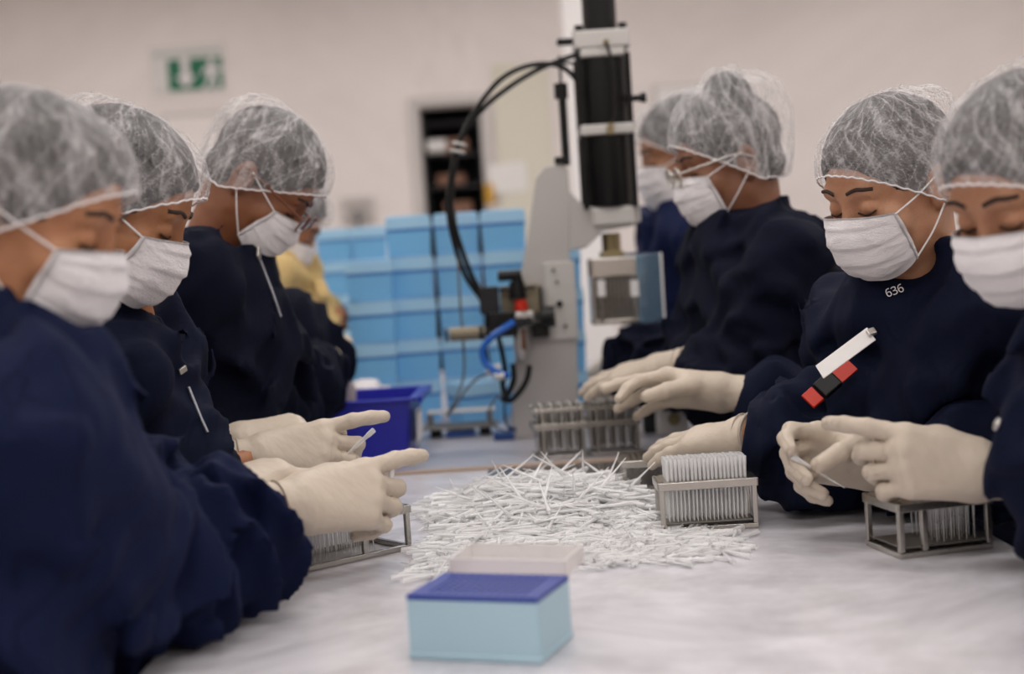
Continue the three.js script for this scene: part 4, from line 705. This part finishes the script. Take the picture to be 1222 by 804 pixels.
function rack(p, turn, o) {        // w along x, d along z, plate at h; p is the middle of the front bottom edge
  const g = thing('tip_rack', o.label, 'rack', p, turn), w = o.w, d = o.d, h = o.h, t = 0.007, nx = o.nx, nz = o.nz;
  obj('base_frame', [rbox(w, t, t, 0, t / 2, -t / 2, 0.001), rbox(w, t, t, 0, t / 2, -d + t / 2, 0.001), rbox(t, t, d - 2 * t, -w / 2 + t / 2, t / 2, -d / 2, 0.001), rbox(t, t, d - 2 * t, w / 2 - t / 2, t / 2, -d / 2, 0.001)], M.steel, g);
  for (const sx of [-1, 1]) for (const z of [-t / 2, -d + t / 2]) obj('post', rbox(t, h - t, t, sx * (w / 2 - t / 2), t + (h - t) / 2, z, 0.001), M.steel, g);
  if (o.extraPost) obj('post', rbox(t, h - t, t, o.extraPost, t + (h - t) / 2, -t / 2, 0.001), M.steel, g);
  const s = new THREE.Shape([[-w / 2, 0], [w / 2, 0], [w / 2, d], [-w / 2, d]].map(([x, y]) => new THREE.Vector2(x, y))), X = (i) => -w / 2 + t + 0.004 + (w - 2 * t - 0.008) * (i + 0.5) / nx, Z = (j) => -t - 0.002 - (d - 2 * t - 0.004) * (j + 0.5) / nz;
  const hr = Math.min(0.0030, (w - 2 * t) / nx * 0.42);
  for (let i = 0; i < nx; i++) for (let j = 0; j < nz; j++) { const c = new THREE.Path(); c.absarc(X(i), -Z(j), hr, 0, Math.PI * 2, true); s.holes.push(c); }
  obj('top_plate', [new THREE.ExtrudeGeometry(s, { depth: 0.003, bevelEnabled: false, curveSegments: 5 }).rotateX(-Math.PI / 2).translate(0, h - 0.003, 0)], M.steel, g);
  obj('top_rail', [rbox(w + 0.002, 0.011, 0.003, 0, h - 0.006, 0.001, 0.001), rbox(w + 0.002, 0.011, 0.003, 0, h - 0.006, -d - 0.001, 0.001), rbox(0.003, 0.011, d, -w / 2 - 0.001, h - 0.006, -d / 2, 0.001), rbox(0.003, 0.011, d, w / 2 + 0.001, h - 0.006, -d / 2, 0.001)], M.steel, g);
  if (o.floor !== false) obj('lower_plate', rbox(w - 2 * t, 0.002, d - 2 * t, 0, 0.011, -d / 2, 0.0005), M.steelDull, g);
  g.updateMatrixWorld(true); return { g, at: (i, j, y) => new THREE.Matrix4().makeTranslation(X(i) + rr(-0.0004, 0.0004), y + rr(-0.0008, 0.0008), Z(j)).premultiply(g.matrixWorld) };
}
{
  // rack with a full set of tips, beside the 636 worker
  const p = T(848, 633.5); const r = rack([p.x, TABLE + 0.0005, p.z], 0.0, { w: 0.134, d: 0.07, h: 0.070, nx: 20, nz: 7, label: 'steel rack full of clear upright tips in front of the 636 worker' }), rest = [];
  for (let j = 0; j < 7; j++) for (let i = 0; i < 20; i++) { const m = r.at(i, j, 0.0125).multiply(new THREE.Matrix4().makeScale(0.84, 1, 0.84)); if (j < 2) tip(m, j ? 'clear tip standing in the second row of the full steel rack' : 'clear tip standing in the front row of the full steel rack', j ? 'second row of the full rack' : 'front row of the full rack'); else rest.push(m); }
  tipStuff('racked_tips', rest, 'rear rows of clear tips in the full steel rack');
}
{
  const a = T(742, 551, 0.064); rack([a.x + 0.068, TABLE + 0.0005, a.z], -0.03, { w: 0.136, d: 0.10, h: 0.064, nx: 12, nz: 8, floor: false, label: 'empty steel rack under the flat gloved hand' });
}
{
  const c = V(T(1075, 668).x, 0, T(1075, 668).z), dir = V(0.975, 0, -0.22), p = c.addScaledVector(dir, 0.062), r = rack([p.x, TABLE + 0.0005, p.z], 0.22, { w: 0.124, d: 0.09, h: 0.068, nx: 10, nz: 6, extraPost: -0.028, label: 'steel rack half filled with tips under the pinching gloves' }), rest = [];
  for (let j = 0; j < 6; j++) for (let i = 4; i < 10; i++) { const m = r.at(i, j, 0.0125).multiply(new THREE.Matrix4().makeScale(0.7, 0.85, 0.7)); if (j < 2) tip(m, 'clear tip standing in the half filled rack under the pinching gloves', 'tips in the half filled rack'); else rest.push(m); }
  tipStuff('racked_tips', rest, 'rear rows of tips in the half filled rack');
}
{
  const a = T(350, 687), e = T(492, 655), dir = V(e.x - a.x, 0, e.z - a.z), w = dir.length(), p = a.clone().lerp(e, 0.5), r = rack([p.x, TABLE + 0.0005, p.z], -Math.atan2(dir.z, dir.x), { w, d: 0.09, h: 0.062, nx: 14, nz: 6, extraPost: 0.02, floor: false, label: 'long steel rack under the pointing gloved hand beside the heap' }), rest = [];
  for (let j = 0; j < 6; j++) for (let i = 0; i < 11; i++) { if (i === 6) continue; const m = r.at(i, j, 0.004).multiply(new THREE.Matrix4().makeScale(0.8, 0.9, 0.8)); if (j < 2) tip(m, 'clear tip standing in the long steel rack under the pointing hand', 'tips in the long rack'); else rest.push(m); }
  tipStuff('racked_tips', rest, 'rear rows of tips in the long steel rack');
}
{
  const a = T(372, 579, 0.060); rack([a.x, TABLE + 0.0005, a.z], 0.1, { w: 0.13, d: 0.09, h: 0.060, nx: 10, nz: 6, label: 'steel rack beneath the glove that points at the blue bin' });
}
// two comb racks on the far table
for (const [px, py, label] of [[671, 547.5, 'steel comb rack on the far table, closer to the press column'], [735, 543, 'steel comb rack on the far table, under the spread gloved fingers']]) {
  const p = T(px, py), w = 0.101, d = 0.085, g = thing('comb_rack', label, 'rack', [p.x, TABLE + 0.0005, p.z], 0.06, 'comb racks');
  obj('base_rail', [rbox(w, 0.006, 0.006, 0, 0.003, -0.003, 0.001), rbox(w, 0.006, 0.006, 0, 0.003, -d + 0.003, 0.001), rbox(0.006, 0.006, d, -w / 2 + 0.003, 0.003, -d / 2, 0.001), rbox(0.006, 0.006, d, w / 2 - 0.003, 0.003, -d / 2, 0.001)], M.steel, g);
  for (const x of [-w / 2 + 0.018, w / 2 - 0.006]) for (const z of [-0.003, -d + 0.003]) obj('post', rbox(0.006, 0.095, 0.006, x, 0.0525, z, 0.001), M.steel, g);
  obj('middle_band', [rbox(w, 0.012, 0.003, 0, 0.062, 0.001, 0.001), rbox(w, 0.012, 0.003, 0, 0.062, -d - 0.001, 0.001), rbox(0.003, 0.012, d, -w / 2, 0.062, -d / 2, 0.001), rbox(0.003, 0.012, d, w / 2, 0.062, -d / 2, 0.001)], M.steel, g);
  for (const z of [0.001, -d - 0.001]) obj('top_band', rbox(w, 0.008, 0.003, 0, 0.093, z, 0.001), M.steel, g);
  for (let i = 0; i < 10; i++) obj('comb_plate', rbox(0.0032, 0.088, d - 0.008, -w / 2 + 0.008 + i * (w - 0.016) / 9, 0.058, -d / 2, 0.0008), i % 2 ? M.castLight : M.steel, g);
}
// white block with a brass bushing, and a dark block
{
  const p = T(804, 519), o = thing('bushing_block', 'white block with a round brass bushing behind the spread fingers', 'block', [p.x, TABLE + 0.0005, p.z - 0.02]); obj('body', rbox(0.064, 0.058, 0.05, 0, 0.029, 0, 0.004), M.castLight, o); obj('bushing', cylZ(0.013, 0.01, 0.002, 0.033, 0.022, 28), M.brass, o);
  const q = T(777, 517), b = tag(obj('dark_block', [rbox(0.026, 0.048, 0.04, 0, 0.024, 0, 0.003), rbox(0.018, 0.012, 0.03, 0, 0.053, 0, 0.003)], M.blackMatte), 'small black block beside the white bushing block', 'block'); b.position.set(q.x, TABLE + 0.0005, q.z - 0.02);
  const t = T(722, 484), tr = thing('steel_tray', 'flat steel tray under the far gloves behind the press', 'tray', [t.x + 0.02, TABLE + 0.0005, t.z]); obj('bottom', rbox(0.16, 0.004, 0.1, 0, 0.002, 0, 0.001), M.steelDull, tr); for (const [w, l, x, z] of [[0.16, 0.004, 0, 0.05], [0.16, 0.004, 0, -0.05], [0.004, 0.1, 0.08, 0], [0.004, 0.1, -0.08, 0]]) obj('side', rbox(w, 0.025, l, x, 0.0145, z, 0.001), M.steelDull, tr);
}
// open tip box in front
{
  const w = 0.137, d = 0.094, h = 0.066;
  const o = thing('open_tip_box', 'open light blue tip box with dark blue hole tray at the table front', 'tip box', [-0.040, TABLE + 0.0005, -1.424], -21 * RAD), t = 0.0025;
  obj('base', [box(w, h - 0.006, t, 0, (h - 0.006) / 2, d / 2), box(w, h - 0.006, t, 0, (h - 0.006) / 2, -d / 2), box(t, h - 0.006, d, w / 2, (h - 0.006) / 2, 0), box(t, h - 0.006, d, -w / 2, (h - 0.006) / 2, 0), box(w, t, d, 0, t / 2, 0), rbox(w + 0.005, 0.006, d + 0.005, 0, 0.004, 0, 0.002)], M.frontBase, o);
  const s = new THREE.Shape([[-w / 2 - 0.001, -d / 2 - 0.001], [w / 2 + 0.001, -d / 2 - 0.001], [w / 2 + 0.001, d / 2 + 0.001], [-w / 2 - 0.001, d / 2 + 0.001]].map(([x, y]) => new THREE.Vector2(x, y)));
  for (let i = 0; i < 12; i++) for (let j = 0; j < 8; j++) { const c = new THREE.Path(); c.absarc((i - 5.5) * 0.009, (j - 3.5) * 0.009, 0.0029, 0, Math.PI * 2, true); s.holes.push(c); }
  obj('hole_tray', [new THREE.ExtrudeGeometry(s, { depth: 0.005, bevelEnabled: false, curveSegments: 6 }).rotateX(-Math.PI / 2).translate(0, h - 0.006, 0)], M.frontTray, o);
  const lid = obj('lid', [box(w, 0.0025, d, 0, 0, d / 2), box(w, 0.024, 0.0025, 0, 0.011, 0.001), box(w, 0.024, 0.0025, 0, 0.011, d), box(0.0025, 0.024, d, -w / 2, 0.011, d / 2), box(0.0025, 0.024, d, w / 2, 0.011, d / 2)], M.frontLid, o);
  lid.position.set(0, h - 0.004, -d / 2 - 0.005); lid.rotation.set(0.06, Math.PI, 0); lid.scale.set(0.94, 0.75, 0.66);
}
// loose tips: heap and scatter
{
  const hx = (x, z) => 0.040 * Math.exp(-(((x - 0.02) / 0.12) ** 2) - ((z + 2.20) / 0.15) ** 2) + 0.022 * Math.exp(-(((x - 0.14) / 0.09) ** 2) - ((z + 2.12) / 0.13) ** 2) + 0.012 * Math.exp(-(((x + 0.06) / 0.1) ** 2) - ((z + 2.0) / 0.16) ** 2);
  const q = new THREE.Quaternion(), e = new THREE.Euler(), stuff = [];
  const at = (x, y, z, yaw, pitch) => { e.set(0, yaw, Math.PI / 2 + pitch, 'YXZ'); q.setFromEuler(e); const m = new THREE.Matrix4().makeRotationFromQuaternion(q); m.setPosition(x, y, z); return m.multiply(new THREE.Matrix4().makeTranslation(0, -TIP / 2, 0)); };
  const where = () => { for (;;) { const z = rr(-2.42, -1.74), near = smooth(-2.05, -1.8, z), x = rr(-0.14, 0.30), dens = Math.max(hx(x, z) / 0.045, 0.42 * smooth(-2.36, -2.2, z) * smooth(-1.72, -1.86, z) * smooth(-0.15, -0.09, x) * smooth(0.31, 0.2, x)); if (rnd() < dens) return [x, z]; } };
  const clear = (x, z) => x > 0.185 && x < 0.36 && z > -2.07 && z < -1.92 || x > 0.15 && x < 0.31 && z < -2.13 || x < -0.08 && z < -1.93 && z > -2.08 && x < -0.02 && (x + z) > -2.2 && x < -0.11;
  for (let i = 0; i < 3000; i++) { const [x, z] = where(); if (clear(x, z)) continue; const h = hx(x, z); stuff.push(at(x, TABLE + 0.005 + h * rnd() * 0.9, z, rr(0, 6.283), rr(-0.05, 0.05) * (1 + h * 60))); }
  tipStuff('loose_tip_heap', stuff, 'deep part of the heap of loose clear tips');
  for (let i = 0; i < 212;) { const [x, z] = where(); if (clear(x, z)) continue; i++; const h = hx(x, z), up = rnd() < 0.24 && h > 0.018; tip(at(x, TABLE + 0.007 + h * rr(0.9, 1.05) + (up ? 0.012 : 0), z, rr(0, 6.283), up ? rr(0.3, 0.8) : rr(-0.12, 0.22)), h > 0.012 ? 'loose clear pipette tip on top of the heap' : 'loose clear pipette tip lying flat around the heap', h > 0.012 ? 'loose tips on top of the heap' : 'loose tips around the heap'); }
  const held = (a, b, label) => { const d = b.clone().sub(a), m = new THREE.Matrix4().makeRotationFromQuaternion(new THREE.Quaternion().setFromUnitVectors(V(0, 1, 0), d.normalize())); m.setPosition(a); tip(m.multiply(new THREE.Matrix4().makeScale(1.15, 1, 1.15)), label); };
  held(P(398, 556, 2.05), P(436, 522, 2.03), 'clear tip held below the finger that points at the blue bin');
  held(P(462, 636, 1.845), P(466, 580, 1.84), 'clear tip held upright below the pointing finger over the long rack');
  held(P(1008, 582, 1.80), P(938, 540, 1.78), 'clear tip pinched slantwise between two gloved hands');
}

renderer.render(scene, camera);
